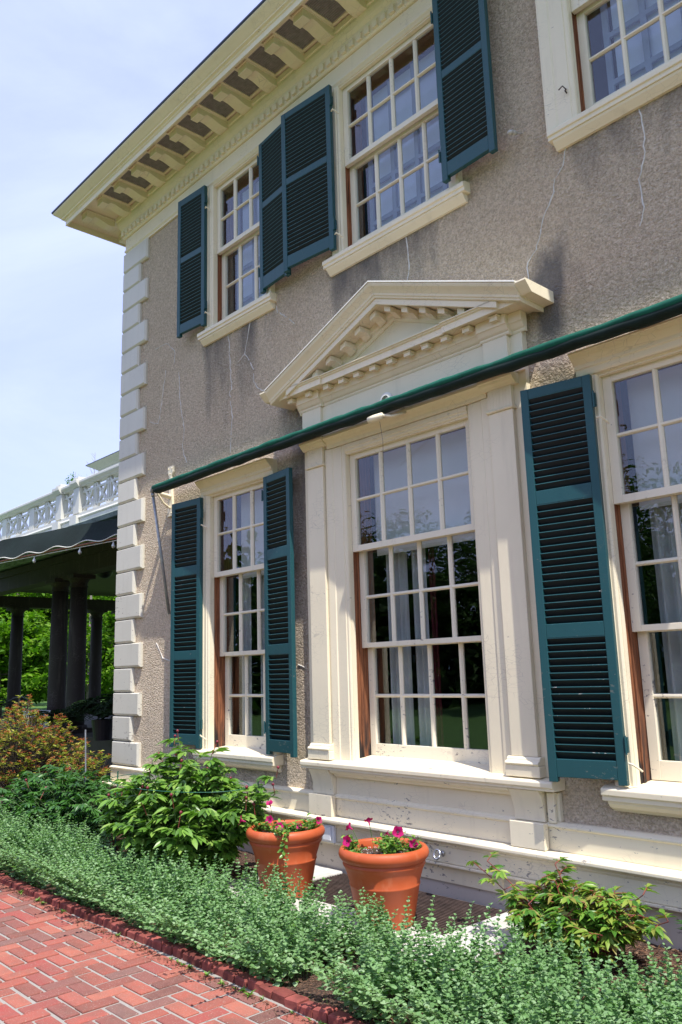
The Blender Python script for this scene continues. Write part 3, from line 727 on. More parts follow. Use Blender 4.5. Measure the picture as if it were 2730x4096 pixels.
# entablature and pediment
XC = -4.33
q = MB()
q.box(-5.40, -3.25, 4.672, 4.7075, 3.66, 3.94); q.box(-5.475, -5.222, 4.645, 4.711, 3.66, 3.94); q.box(-3.41, -3.195, 4.645, 4.711, 3.66, 3.94); q.box(-5.515, -3.095, 4.685, 4.7118, 3.66, 3.94)
ped = q.build('pediment', M['cream'], house, False, .003)
q = MB()
bm = lambda y0: [(4.712, 3.941), (y0, 3.941), (y0-.006, 3.953), (y0-.004, 3.962), (y0-.018, 3.975), (y0-.035, 4.005), (y0-.045, 4.012), (y0-.045, 4.085), (4.712, 4.085)]
q.px(bm(4.672), -5.40, -3.25); q.px(bm(4.645), -5.50, -5.20); q.px(bm(4.645), -3.43, -3.17); q.px(bm(4.686), -5.55, -3.06)
q.build('bed_mould', M['cream'], ped, False, .002)
def corona(y0): return [(D+.01, 4.0865), (y0+.02, 4.0865), (y0+.02, 4.079), (y0, 4.079), (y0, 4.130), (y0-.012, 4.136), (y0-.014, 4.143), (y0-.026, 4.15), (y0-.026, 4.158), (D+.01, 4.168)]
q = MB(); q.px(corona(4.53), -5.07, -3.68); q.px(corona(4.512), -5.712, -5.0705); q.px(corona(4.512), -3.6795, -2.93)
q.build('cornice', M['cream'], ped, False, .002)
MP = [(4.56, 4.0785), (4.56, 4.038), (4.60, 4.038), (4.604, 4.05), (4.64, 4.047), (4.665, 4.03), (4.69, 4.02), (4.69, 4.0785)]
for x in (-5.579, -5.328, -5.085, -4.886, -4.698, -4.505, -4.31, -4.116, -3.928, -3.733, -3.524, -3.273):
    q = MB().px(MP, x, x+.066); q.px([(4.553, 4.0783), (4.553, 4.068), (4.655, 4.068), (4.655, 4.0783)], x-.008, x+.074)
    q.build('modillion', M['cream'], ped, False, .002)
SL = .391
def rake(prof, name, xa, mt=M['cream'], bev=.002, top=4.718):
    """prof [(y, drop below the rake's top line)] swept up both slopes, mitred at the apex"""
    q = MB(); n = len(prof)
    for xx in (XC-xa, XC, XC+xa):
        q.v += [(xx, y, top-SL*abs(xx-XC)-dz) for y, dz in prof]
    for s in (0, 1):
        for i in range(n):
            j = (i+1) % n; q.f.append((s*n+i, (s+1)*n+i, (s+1)*n+j, s*n+j))
    q.f += [tuple(range(n-1, -1, -1)), tuple(2*n+k for k in range(n))]
    return q.build(name, mt, ped, False, bev)
rake([(D+.01, .0), (4.412, .0), (4.410, .012), (4.418, .030), (4.440, .055), (4.458, .080), (4.462, .098), (4.470, .104), (4.472, .116), (4.482, .122), (D+.01, .122)], 'raking_crown', 1.39)
rake([(D+.01, .1225), (4.486, .1225), (4.486, .172), (4.515, .172), (4.515, .160), (D+.01, .160)], 'raking_corona', 1.18)
rake([(D+.01, .1605), (4.655, .1605), (4.66, .205), (4.672, .215), (4.676, .24), (4.69, .262), (D+.01, .262)], 'raking_bed_mould', 1.0)
rake([(D+.015, -.016), (4.404, -.012), (4.402, .0005), (D+.015, -.0003)], 'flashing', 1.395, M['white'], 0)
q = MB().py([(XC-1.1, 4.12), (XC+1.1, 4.12), (XC, 4.56)], 4.700, D+.008); q.build('tympanum', M['cream'], ped)
for sgn in (-1, 1):      # little return ends of the crown
    x0 = XC+sgn*1.389; x1 = XC+sgn*1.478
    xs = sorted((x0+.0005*sgn, x1))
    pr = lambda e: [(D+.01, 4.176), (4.412, 4.174), (4.410, 4.162), (4.425, 4.145), (4.452, 4.118), (4.47, 4.10), (4.480, 4.092), (D+.01, 4.0885)]
    q = MB().px(pr(0), *xs); q.build('crown_return', M['cream'], ped, False, .002)
for sgn in (-1, 1):
    for k in range(6):
        x = XC+sgn*(.085+.186*k); xs = (x-.033, x+.033)
        zt = lambda xx: 4.718-SL*abs(xx-XC)-.171
        q = MB(); A = []; B = []
        for y, dz in ((4.53, 0), (4.53, .052), (4.57, .052), (4.575, .042), (4.61, .048), (4.64, .068), (4.66, .075), (4.66, 0)):
            A.append((xs[0], y, zt(xs[0])-dz*.9)); B.append((xs[1], y, zt(xs[1])-dz*.9))
        q.prism(A, B); q.build('modillion', M['cream'], ped, False, .002)
# ================================================================== ROLLED AWNING
aw = empty('rolled_awning', (-5, 4.4, 3.6), 'green canvas awning rolled up on its bar above the ground floor windows', 'awning')
pts = []
for i in range(60):
    t = i/59; x = -7.835+(XR+7.6)*t*0.62
    pts.append((x, 4.485+.003*math.sin(i*.9), 3.640+.022*math.sin(min(1, max(0, (x+7.8)/5.6))*math.pi)+.002*math.sin(i*1.7)))
q = MB().tube([(a, y-.012, z+.020) for a, y, z in pts], [.027+.0022*math.sin(i*2.3)+.002*math.sin(i*.7)+.0015*math.sin(i*4.1) for i in range(60)], 14)
q.build('canvas_roll', M['awn'], aw, True)
q = MB(); n = len(pts)
for i, p in enumerate(pts):
    sag = .003*math.sin(i*.8)+.004*math.sin(i*2.1)
    for y, z in ((4.51, p[2]+.040), (4.457, p[2]+.008), (4.446, p[2]-.018+sag*.4), (4.457, p[2]-.038+sag), (4.49, p[2]-.047+sag), (4.54, p[2]-.040+sag), (4.60, p[2]-.012), (4.655, p[2]+.03)):
        q.v.append((p[0]+.03, y, z))
for i in range(n-1):
    for k in range(7): q.f.append((8*i+k, 8*i+k+1, 8*i+9+k, 8*i+8+k))
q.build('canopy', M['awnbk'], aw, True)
q = MB(); q.tube([(-7.82, 4.478, 3.655), (-7.848, 4.478, 3.655), (-7.866, 4.48, 3.64), (-7.87, 4.484, 3.615)], .026, 10); q.tube([(-7.87, 4.484, 3.62), (-7.875, 4.715, 2.28)], .0165, 10); q.tube([(-7.871, 4.486, 3.605), (-7.871, 4.491, 3.57)], .021, 10)
q.build('arm', M['galv'], aw, True)
q = MB()
out = [(-.055, 0), (.055, 0), (.055, -.07), (.028, -.115), (.022, -.20), (.028, -.29), (.055, -.50), (.055, -.58), (-.055, -.58), (-.055, -.50), (-.028, -.29), (-.022, -.20), (-.028, -.115), (-.055, -.07)]
q.py([(-7.90+a, 3.955+b) for a, b in out], 4.722, 4.752)
q.tube([(-7.90, 4.722, 3.60), (-7.90, 4.60, 3.62), (-7.90, 4.55, 3.655), (-7.895, 4.49, 3.665)], [.030, .024, .022, .02], 8); q.tube([(-7.90, 4.722, 3.47), (-7.90, 4.64, 3.52), (-7.90, 4.56, 3.625)], .014, 7)
for dx, dz in ((-.035, -.03), (.035, -.03), (0, -.09), (-.035, -.545), (.035, -.545)): q.tube([(-7.90+dx, 4.722, 3.955+dz), (-7.90+dx, 4.712, 3.955+dz)], .009, 6)
q.build('bracket', M['cream'], aw, False, .003)
q = MB(); q.tube([(-4.42, 4.45, 3.572), (-4.36, 4.452, 3.572), (-4.27, 4.452, 3.575)], [.026, .030, .024], 10); q.tube([(-4.28, 4.455, 3.578), (-4.22, 4.50, 3.565), (-4.15, 4.60, 3.60)], [.014, .012, .010], 7)
q.build('clamp', M['cream'], aw, True)
q = MB()
for k in range(17):
    t = math.pi*k/16
    q.v += [(-4.33+.07*math.cos(t), 4.56, 3.735+.07*math.sin(t)), (-4.33+.042*math.cos(t), 4.55, 3.735+.042*math.sin(t)), (-4.33+.07*math.cos(t), 4.585, 3.735+.07*math.sin(t)), (-4.33+.042*math.cos(t), 4.585, 3.735+.042*math.sin(t))]
for k in range(16):
    a = 4*k; q.f += [(a, a+1, a+5, a+4), (a+2, a+6, a+7, a+3), (a, a+4, a+6, a+2), (a+1, a+3, a+7, a+5)]
q.box(-4.44, -4.37, 4.56, 4.58, 3.66, 3.70); q.box(-4.26, -4.22, 4.56, 4.66, 3.66, 3.71)
q.build('pulley', M['white'], aw, False)
q = MB().tube([(-4.32, 4.47, 3.54), (-4.40, 4.58, 3.42), (-4.52, 4.70, 3.28)], .0022, 4); q.build('cord', M['twig'], aw)

# small fittings on the wall
o = MB(); o.tube([(-4.07, 4.69, .318), (-4.07, 4.64, .318)], .008, 8)
o.tube([(-4.07+.027*math.cos(t), 4.617+.010*math.sin(t), .318+.030*math.sin(t)) for t in np.linspace(-.2, 2*math.pi-.2, 18)], .0075, 8); o.tube([(-4.07, 4.672, .318), (-4.07, 4.682, .318)], .017, 6)
tag(o.build('eye_bolt', M['chrome'], None, True), 'shiny ring bolt screwed into the skirting board right of the flower pots', 'eye bolt')
q = MB(); q.box(-5.345, -5.20, 4.655, 4.684, .245, .38); q.box(-5.325, -5.225, 4.640, 4.6545, .262, .366)
tag(q.build('socket_cover', M['plastic'], None, False, .006), 'square white outlet cover on the wall base behind the left flower pot', 'outlet cover')
q = MB(); q.tube([(-3.0, 4.75, 5.50), (-3.01, 4.66, 5.47)], .006, 6); q.tube([(-3.008, 4.685, 5.478), (-3.013, 4.63, 5.46)], [.016, .020], 10); q.tube([(-3.013, 4.63, 5.46), (-3.018, 4.60, 5.45)], [.022, .012], 10)
tag(q.build('insulator', M['stone'], None, True), 'small white porcelain insulator on a nail in the stucco between upper windows', 'insulator')
q = MB(); q.tube([(-2.585, 4.70, 5.60), (-2.59, 4.665, 5.61), (-2.62, 4.66, 5.592)], .0045, 6); q.tube([(-2.585, 4.70, 5.60), (-2.582, 4.68, 5.575), (-2.575, 4.69, 5.555)], .005, 6)
tag(q.build('iron_hook', M['rust'], None, True), 'bent rusty hook left in the cream casing of the upper right window', 'hook')

# ================================================================== PORCH
po = empty('porch', (-15, 7.1, 0), 'deep shady side porch with round columns and a white lattice balustrade on top', 'porch')
PY, PXL = 7.1, -22.8
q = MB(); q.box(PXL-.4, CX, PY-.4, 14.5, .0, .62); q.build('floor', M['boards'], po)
def column(x, y, zt=3.62, r=.175):
    q = MB().lathe([(r*1.02, .62+.14), (r, 1.2), (r*.98, 2.0), (r*.90, zt-.24)], (x, y, 0), 32, True)
    c = q.build('column', M['porch'], po, True)
    q = MB().lathe([(r*.90, zt-.2395), (r*1.0, zt-.235), (r*1.0, zt-.215), (r*.92, zt-.21), (r*.92, zt-.15), (r*1.12, zt-.10), (r*1.25, zt-.075)], (x, y, 0), 32, True)
    q.box(x-r*1.32, x+r*1.32, y-r*1.32, y+r*1.32, zt-.0745, zt)
    q.build('capital', M['porch'], c, False)
    q = MB(); q.box(x-r*1.4, x+r*1.4, y-r*1.4, y+r*1.4, .6205, .70); q.lathe([(r*1.32, .7005), (r*1.38, .725), (r*1.3, .7595)], (x, y, 0), 32, True); q.build('base', M['porch'], c)
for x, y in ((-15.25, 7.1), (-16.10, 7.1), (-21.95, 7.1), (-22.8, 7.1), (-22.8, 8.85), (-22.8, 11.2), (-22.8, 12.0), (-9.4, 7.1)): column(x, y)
q = MB()
q.box(PXL-.2, CX, PY-.17, PY+.17, 3.6205, 3.92); q.box(PXL-.17, PXL+.17, PY+.1705, 14.3, 3.6205, 3.92); q.box(PXL-.24, CX, PY-.21, PY+.1, 3.9205, 4.06)
q.build('beam', M['porch'], po, False, .004)
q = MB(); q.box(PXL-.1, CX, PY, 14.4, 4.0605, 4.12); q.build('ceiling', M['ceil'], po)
q = MB(); q.box(PXL-.5, CX, PY-.30, 14.6, 4.1205, 4.40); q.build('roof', M['dirty'], po)
q = MB(); q.px([(PY-.30, 4.4005), (PY-.42, 4.42), (PY-.44, 4.50), (PY-.42, 4.52), (PY-.10, 4.56), (PY-.10, 4.4005)], PXL-.5, CX); q.build('gutter', M['dirty'], po)
# balustrade
def lattice(x0, x1, name='lattice_panel'):
    z0, z1 = 4.87, 5.385; y0, y1 = PY-.03, PY+.03; q = MB(); w = .052
    n = max(1, round((x1-x0)/.56)); s = (x1-x0)/n
    q.box(x0, x1, y0+.004, y1-.004, z0+.075, z0+.115); q.box(x0, x1, y0+.004, y1-.004, z1-.115, z1-.075)
    for i in range(n):
        a, b = x0+i*s+.035, x0+(i+1)*s-.035
        def bar(xa, za, xb, zb, yy0, yy1, ww=w):
            d = Vector((xb-xa, zb-za)).normalized(); nn = Vector((-d.y, d.x))*ww/2
            q.py([(xa-nn.x, za-nn.y), (xb-nn.x, zb-nn.y), (xb+nn.x, zb+nn.y), (xa+nn.x, za+nn.y)], yy0, yy1)
        bar(a, z0, b, z1, y0+.006, y1-.006); bar(a, z1, b, z0, y0+.002, y1-.002)
        if i: q.box(a-.035-.022, a-.035+.022, y0, y1, z0, z1)
        if i: q.box(a-.035-.075, a-.035-.045, y0+.003, y1-.003, z0+.1151, z1-.1151); q.box(a-.035+.045, a-.035+.075, y0+.003, y1-.003, z0+.1151, z1-.1151)
    return q.build(name, M['white'], bal)
q = MB(); q.px([(PY-.07, 5.39), (PY-.085, 5.42), (PY-.12, 5.45), (PY-.13, 5.47), (PY-.13, 5.51), (PY-.09, 5.535), (PY+.09, 5.535), (PY+.13, 5.51), (PY+.13, 5.47), (PY+.07, 5.39)], PXL-.3, CX)
q.px([(PY-.10, 4.74), (PY-.115, 4.76), (PY-.10, 4.79), (PY-.08, 4.80), (PY-.08, 4.86), (PY+.08, 4.86), (PY+.10, 4.74)], PXL-.3, CX); q.box(PXL-.3, CX, PY-.085, PY+.08, 4.5605, 4.7395)
bal = q.build('balustrade', M['white'], po, False, .004)
POST = [(-16.26, -16.0, 1), (-15.43, -15.17, 1), (-17.80, -17.54, 0), (-19.40, -19.14, 0), (-21.0, -20.74, 0), (-13.5, -13.24, 0), (-11.9, -11.64, 0), (-22.9, -22.6, 1), (-10.3, -10.0, 0)]
for x0, x1, big in POST:
    q = MB(); e = .10 if big else .035
    q.box(x0, x1, PY-e, PY+.06, 4.862, 5.388)
    if big:
        q.box(x0-.02, x1+.02, PY-.16, PY+.12, 4.58, 4.80); q.px([(PY-.12, 5.389), (PY-.165, 5.44), (PY-.185, 5.47), (PY-.185, 5.53), (PY+.15, 5.53), (PY+.12, 5.389)], x0-.03, x1+.03); q.box(x0+.01, x1-.01, PY-.12, PY+.12, 5.536, 5.60)
    q.build('post', M['white'], bal, False, .004)
ps = sorted([(a, b) for a, b, _ in POST])
for (a0, a1), (b0, b1) in zip(ps, ps[1:]): lattice(a1+.001, b0-.001)
lattice(-9.999, CX)
# pavilion on the porch roof
pv = empty('roof_pavilion', (-15, 10, 4.4), 'white corniced upper storey standing behind the porch balustrade', 'pavilion')
k = 9/11; px0 = -23.46*k; pz = lambda z: 1.6+(z-1.6)*k
def prof_ret(prof, name, mt, y0=9.0, x0=px0):
    q = MB(); n = len(prof)
    for X, Y in ((CX, None), (0, 0), (None, 13.5)):
        for o, z in prof:
            q.v.append((CX if X == CX else x0+o, y0+o if Y is not None or X == CX else 13.5, z))
    for i in range(n):
        j = (i+1) % n
        q.f += [(i, n+i, n+j, j), (n+i, 2*n+i, 2*n+j, n+j)]
    q.f += [tuple(range(n)), tuple(2*n+t for t in range(n-1, -1, -1))]
    return q.build(name, mt, pv)
prof_ret([(0, pz(8.15)), (.0, pz(8.17)), (2.5, pz(8.6)), (2.5, pz(8.15))], 'roof', M['slate'])
prof_ret([(0.005, pz(8.148)), (.02, pz(8.13)), (.18, pz(8.03)), (.20, pz(8.0)), (.24, pz(7.98)), (.25, pz(7.86)), (.9, pz(7.86)), (.9, pz(8.148))], 'cornice', M['white'])
prof_ret([(.9, pz(7.859)), (.9, 4.41), (1.1, 4.41), (1.1, pz(7.859))], 'wall', M['roofwall'])
x = px0+.55
while x < -14:
    q = MB(); q.box(x, x+.14, 9.32, 9.9, pz(7.73), pz(7.858)); q.build('modillion', M['white'], pv); x += .55
# porch awning
pa = empty('porch_awning', (-16, 6.6, 4.4), 'dark green canvas awning with white scalloped hem along the porch front', 'awning')
n = 121; T = []; B = []
for i in range(n):
    t = i/(n-1); x = -17.5+t*(-9.3+17.5)
    f = max(0, min(1.25, (x+14.1)/3.4))
    yb = 5.05+.55*f; k = yb/7.1
    T.append((x, yb+.12, 1.6+(3.30-.40*f)*(yb+.12)/7.1+.006*math.sin(x*3))); B.append((x, yb, 1.6+(2.86-.275*f)*k+.028*math.sin((x+14.1)*2*math.pi/.78)))
q = MB()
for a, b in zip(T, B):
    mid = (a[0], (a[1]+b[1])/2+.03*math.sin(a[0]*2.1), (a[2]+b[2])/2)
    q.v += [a, mid, b]
for i in range(n-1):
    for k in range(2): q.f.append((3*i+k, 3*i+k+1, 3*i+k+4, 3*i+k+3))
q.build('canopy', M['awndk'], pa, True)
q = MB().tube([(b[0], b[1]-.004, b[2]) for b in B], .0085, 6); q.build('scalloped_hem', M['white'], pa, True)
q = MB().tube([(b[0], b[1]+.02, b[2]-.028*math.sin((b[0]+14.1)*2*math.pi/.78)-.022) for b in B[::6]], .015, 8); q.build('front_rod', M['copper'], pa, True)
q = MB(); q.add([(T[0][0], T[0][1], T[0][2]), (T[-1][0], T[-1][1], T[-1][2]), (T[-1][0], PY-.31, 4.24), (T[0][0]-3, PY-.31, 4.30)], [(0, 1, 2, 3)]); q.build('top_cloth', M['awndk'], pa)
# string of bulbs
sl = empty('string_light', (-16, 6.4, 4.05), 'string of small clear glass bulbs hanging under the porch awning', 'string light')
wp = [(b[0], b[1]+.04, b[2]-.028*math.sin((b[0]+14.1)*2*math.pi/.78)-.05) for b in B[::3]]
q = MB().tube(wp, .006, 5); q.build('wire', M['whitebits'], sl)
for xb in (-13.05, -11.75, -10.85):
    b = min(wp, key=lambda p: abs(p[0]-xb))
    q = MB().lathe([(.009, -.008), (.012, -.035), (.025, -.06), (.028, -.08), (.019, -.1), (.003, -.11)], b, 14, True); q.build('bulb', M['bulb'], sl, True)
# ceiling lamp
cl = empty('ceiling_lamp', (-17.2, 8.6, 4.06), 'dark dome lamp fixed under the porch ceiling', 'lamp')
k = 8.6/7.1
q = MB().lathe([(.03, 0), (.03, -.05)], (-14.2*k, 8.6, 4.06), 16, True); q.build('stem', M['iron'], cl, True)
q = MB().lathe([(.19, -.0505), (.19, -.07), (.16, -.15), (.08, -.20), (.01, -.215)], (-14.2*k, 8.6, 4.06), 24, True); q.build('shade', M['iron'], cl, True)
# handrail
hr = empty('handrail', (-17, 6.8, 0), 'black wrought iron stair rail ending in a scroll beside the porch', 'handrail')
k = 6.8/7.1; hx = -17.87*k
q = MB(); q.box(hx-.018, hx+.018, 6.78, 6.82, 0, 1.30); q.build('post', M['iron'], hr)
sp = [(hx+.30+.10*(1-t/9)*math.cos(t)*1.0-.02, 6.8, 1.17+.10*(1-t/9)*math.sin(t)) for t in np.linspace(-5.5, 1.57, 22)][::-1]
q = MB().tube([(hx-1.7, 6.8, .92), (hx-1.0, 6.8, 1.12), (hx-.4, 6.8, 1.26), (hx, 6.8, 1.30)]+sp, .016, 6); q.build('rail', M['iron'], hr, True)
q = MB()
for i in range(5): q.tube([(hx-.3*i-.2, 6.8, .3), (hx-.3*i-.2, 6.8, 1.27-.075*i-.03*(i > 2))], .008, 5)
q.build('balusters', M['iron'], hr)
q = MB(); k = 6.5/7.1; q.box(-17.75*k, -17.75*k+.42, 6.5, 6.85, .35, 1.0); q.box(-17.75*k-.02, -17.75*k+.44, 6.48, 6.87, 1.0005, 1.04)
tag(q.build('planter_box', M['plastic'], None, False, .01), 'pale grey square planter box standing by the iron handrail', 'planter')

# ================================================================== GROUND
def sheet(name, poly, z, m, kind='structure'):
    q = MB().add([(x, y, z) for x, y in poly], [tuple(range(len(poly)))])
    return tag(q.build(name, m), kind=kind)
sheet('lawn', [(-1500, -1500), (1500, -1500), (1500, 1500), (-1500, 1500)], -.03, M['grass'])
# flower bed: gently rough sheet
xs = np.linspace(-14, 3, 240); ys = np.linspace(2.80, 7.2, 60)
X, Y = np.meshgrid(xs, ys, indexing='ij')
Z = .004+.030*(noise2(X, Y, 3.0, 21)-.3)+.018*(noise2(X, Y, 11, 22)-.5)
Z = np.where((X > -5.45) & (X < -3.3) & (Y > 3.85) & (Y < 4.80), -.7, Z)
V = np.stack([X, Y, Z], -1).reshape(-1, 3); i, j = np.meshgrid(np.arange(239), np.arange(59), indexing='ij'); i = i.ravel(); j = j.ravel()
F = np.stack([i*60+j, (i+1)*60+j, (i+1)*60+j+1, i*60+j+1], 1)
tag(np_mesh('flower_bed', V, F, M['mulch'], None, True), kind='structure')
n = 9000; P = np.stack([rng.uniform(-3.08, -1.2, n), rng.uniform(2.9, 4.72, n), rng.uniform(.0, .03, n)], 1)
A = rng.normal(0, 1, (n, 3))*[1, 1, .25]
V, F = leaf_arrays(P, A, np.tile([0, 0, 1.], (n, 1))+rng.normal(0, .35, (n, 3)), rng.uniform(.015, .05, n), rng.uniform(.005, .014, n), .1, .0)
tag(np_mesh('bark_mulch', V, F, M['chip']), kind='stuff')
# herringbone brick path
u = .1045; q = MB(); g = .0088
def pbrick(x0, x1, y0, y1):
    dz = random.uniform(-.003, .003); tx, ty = random.uniform(-.006, .006), random.uniform(-.006, .006)
    jx, jy = random.uniform(-.0025, .0025), random.uniform(-.0025, .0025); ww = random.uniform(-.0025, .002)
    x0 += g+jx-ww; x1 += -g+jx+ww; y0 += g+jy-ww; y1 += -g+jy+ww
    cxm, cym = (x0+x1)/2, (y0+y1)/2; c = .004
    zz = lambda x, y, z: z+dz+(x-cxm)*tx+(y-cym)*ty
    R = lambda e, z: [(x0+e, y0+e, zz(x0, y0, z)), (x1-e, y0+e, zz(x1, y0, z)), (x1-e, y1-e, zz(x1, y1, z)), (x0+e, y1-e, zz(x0, y1, z))]
    q.add(R(0, -.02)+R(0, -.003)+R(c, .001), [(0, 1, 5, 4), (1, 2, 6, 5), (2, 3, 7, 6), (3, 0, 4, 7), (4, 5, 9, 8), (5, 6, 10, 9), (6, 7, 11, 10), (7, 4, 8, 11), (8, 9, 10, 11)])
PX0, PX1, PY0, PY1 = -13.0, 4.0, -3.0, 2.738
nx = int((PX1-PX0)/u); ny = int((PY1-PY0)/u)
for jy in range(ny+1):
    for ix in range(nx):
        k = (ix-jy) % 4; x = PX0+ix*u; y = PY1-(jy+1)*u
        if k == 0: pbrick(x, x+2*u, y, y+u)
        elif k == 3: pbrick(x, x+u, y-u, y+u)
        elif jy == 0 and k == 2: pbrick(x, x+u, y, y+u)
pth = q.build('brick_path', M['brick']); tag(pth, kind='structure')
sheet('path_mortar', [(PX0-.1, PY0-.3), (PX1, PY0-.3), (PX1, PY1+.03), (PX0-.1, PY1+.03)], -.0075, M['mortar'])
q = MB(); x = PX0
while x < PX1:
    w = random.uniform(.094, .102); yj = 2.745+.016*math.sin(x*1.1)+random.uniform(-.006, .006); zt = .040+random.uniform(-.007, .006); tl = random.uniform(-.004, .004)
    R = lambda e, z: [(x+e, yj+e, z-tl), (x+w-e, yj+e, z+tl), (x+w-e, yj+.075-e, z+tl), (x+e, yj+.075-e, z-tl)]
    q.add(R(0, -.06)+R(0, zt-.008)+R(.008, zt), [(0, 1, 5, 4), (1, 2, 6, 5), (2, 3, 7, 6), (3, 0, 4, 7), (4, 5, 9, 8), (5, 6, 10, 9), (6, 7, 11, 10), (7, 4, 8, 11), (8, 9, 10, 11)])
    x += w+random.uniform(.007, .012)
tag(q.build('brick_kerb', M['kerb']), kind='structure')
q = MB(); q.box(PX0, PX1, 2.768, 2.80, -.06, -.002); tag(q.build('kerb_mortar', M['mortar']), kind='structure')
# window well: stone coping and iron grate
cp = empty('window_well', (-4.3, 4.3, 0), 'white stone coping with rusty iron grate let into the bed by the wall', 'window well')
q = MB(); zt = .035
q.box(-5.62, -3.12, 3.60, 4.01, -.1, zt); q.box(-5.62, -5.15, 4.0105, 4.715, -.1, zt); q.box(-3.52, -3.12, 4.0105, 4.715, -.1, zt)
q.build('coping', M['stone'], cp, False, .012)
q = MB(); y = 4.02
while y < 4.70: q.box(-5.145, -3.525, y, y+.011, -.015, .022); y += .0265
for x in np.arange(-5.14, -3.5, .27): q.box(x, x+.012, 4.012, 4.712, -.02, .012)
q.build('grate', M['rust'], cp)
q = MB(); q.box(-5.15, -3.52, 4.01, 4.715, -.6, -.58); q.build('pit_floor', M['black'], cp)
# weeds along the kerb
segP = []; 
def leafset(P, A, Nn, L, Wd, **kw): return leaf_arrays(np.array(P), np.array(A), np.array(Nn), np.array(L), np.array(Wd), **kw)
P, A, N_, L, Wd = [], [], [], [], []
for k in range(46):
    x = random.uniform(-7.5, -2.9); y = random.choice([2.695, 2.70, 2.855])+random.uniform(-.012, .012); s = random.uniform(.5, 1.2)
    for t in range(random.randint(5, 13)):
        a = random.uniform(0, 6.28); P.append((x, y, .005)); A.append((math.cos(a), math.sin(a)*.7, random.uniform(.2, 1.2))); N_.append((0, 0, 1)); L.append(.035*s*random.uniform(.6, 1.2)); Wd.append(.012*s)
V, F = leafset(P, A, N_, L, Wd)
tag(np_mesh('kerb_weeds', V, F, M['peony']), kind='stuff')
n = 700; P = np.stack([rng.uniform(-7, -2.8, n), 2.70-np.abs(rng.normal(0, .035, n)), np.full(n, .008)], 1)
V, F = leaf_arrays(P, rng.normal(0, 1, (n, 3))*[1, 1, .2], np.tile([0, 0, 1.], (n, 1)), rng.uniform(.008, .025, n), rng.uniform(.003, .008, n))
tag(np_mesh('leaf_litter', V, F, M['chip']), kind='stuff')
# ================================================================== POTS
def petunia(x, y, z, tilt, size, parent):
    q = MB(); d = Vector(tilt).normalized(); a = d.orthogonal().normalized(); b = d.cross(a); c = Vector((x, y, z))
    rings = [(0.004, 0), (.006, .022), (.016, .034), (.030, .040)]
    n = 20; base = 0
    for i, (r, h) in enumerate(rings):
        for k in range(n):
            t = 2*math.pi*k/n; rr = r*size; 
            if i == 3: rr *= 1+.10*math.cos(5*t); hh = h+.004*math.cos(5*t+1)
            else: hh = h
            q.v.append(tuple(c+(a*math.cos(t)+b*math.sin(t))*rr+d*hh*size))
    for i in range(3):
        for k in range(n): q.f.append((i*n+k, i*n+(k+1) % n, (i+1)*n+(k+1) % n, (i+1)*n+k))
    fl = q.build('flower', M['petal'], parent, True)
    q = MB(); q.v = [tuple(c+d*.0375*size+(a*math.cos(t)+b*math.sin(t))*.0075*size) for t in np.linspace(0, 2*math.pi, 9)[:-1]]; q.f = [tuple(range(8))]
    q.build('throat', M['petdark'], fl)
def pot(cx, cy, label, plabel, flowers, spill, seed):
    z0 = .035; t = empty('flower_pot', (cx, cy, z0), label, 'flower pot', 'terracotta pots on the stone coping')
    prof = [(.0, .02), (.166, .0), (.174, .004), (.177, .012), (.2215, .235), (.2255, .240), (.2265, .248), (.2225, .255), (.250, .338), (.256, .350), (.262, .358), (.266, .368), (.260, .378), (.256, .383), (.272, .392), (.286, .408), (.2905, .425), (.287, .445), (.276, .460), (.262, .466), (.250, .462), (.244, .452), (.240, .42), (.236, .40)]
    MB().lathe(prof, (cx, cy, z0), 72).build('body', M['terra'], t, True)
    q = MB(); q.lathe([(.238, .405), (.16, .412), (.08, .418), (.002, .42)], (cx, cy, z0), 32); q.build('soil', M['mulch'], t, True)
    r = np.random.default_rng(seed); n = 260
    rr = .23*np.sqrt(r.random(n)); th = r.uniform(0, 2*math.pi, n); q = MB()
    for a, b in zip(rr, th):
        x, y, s = cx+a*math.cos(b), cy+a*math.sin(b), r.uniform(.002, .0052); q.add([(x-s, y, z0+.418), (x+s, y-s, z0+.417), (x, y+s, z0+.418), (x, y, z0+.421+s)], [(0, 1, 3), (1, 2, 3), (2, 0, 3), (0, 2, 1)])
    sp = [o for o in t.children if o.name.startswith('soil')][0]
    tag(q.build('perlite', M['whitebits'], sp), kind='stuff')
    pl = empty('petunia_plant', (cx, cy, z0+.41), plabel, 'petunias', 'petunias growing in the pots')
    P, A, Nn, L, Wd, segs = [], [], [], [], [], []
    for (ox, oy) in spill:
        for s in range(7):
            a = r.uniform(0, 6.28); h = r.uniform(.03, .10); p0 = np.array([cx+ox, cy+oy, z0+.415]); p1 = p0+[math.cos(a)*.06, math.sin(a)*.06, h]
            segs.append((p0, p1))
            for k in range(9):
                p = p0+(p1-p0)*r.uniform(.15, 1.05); d = r.uniform(0, 6.28)
                P.append(p); A.append((math.cos(d), math.sin(d), r.uniform(-.1, .8))); Nn.append((r.normal(0, .4), r.normal(0, .4), 1)); L.append(r.uniform(.028, .05)); Wd.append(r.uniform(.016, .026))
    for f in flowers:
        segs.append(((cx+f[0]*.7, cy+f[1]*.7, z0+.42), (cx+f[0], cy+f[1], z0+f[2])))
    V, F = join([leafset(P, A, Nn, L, Wd, fine=True), sticks(segs, .0022)])
    tag(np_mesh('foliage', V, F, M['peony'], pl))
    for f in flowers: petunia(cx+f[0], cy+f[1], z0+f[2], f[3], f[4], pl)
    return t
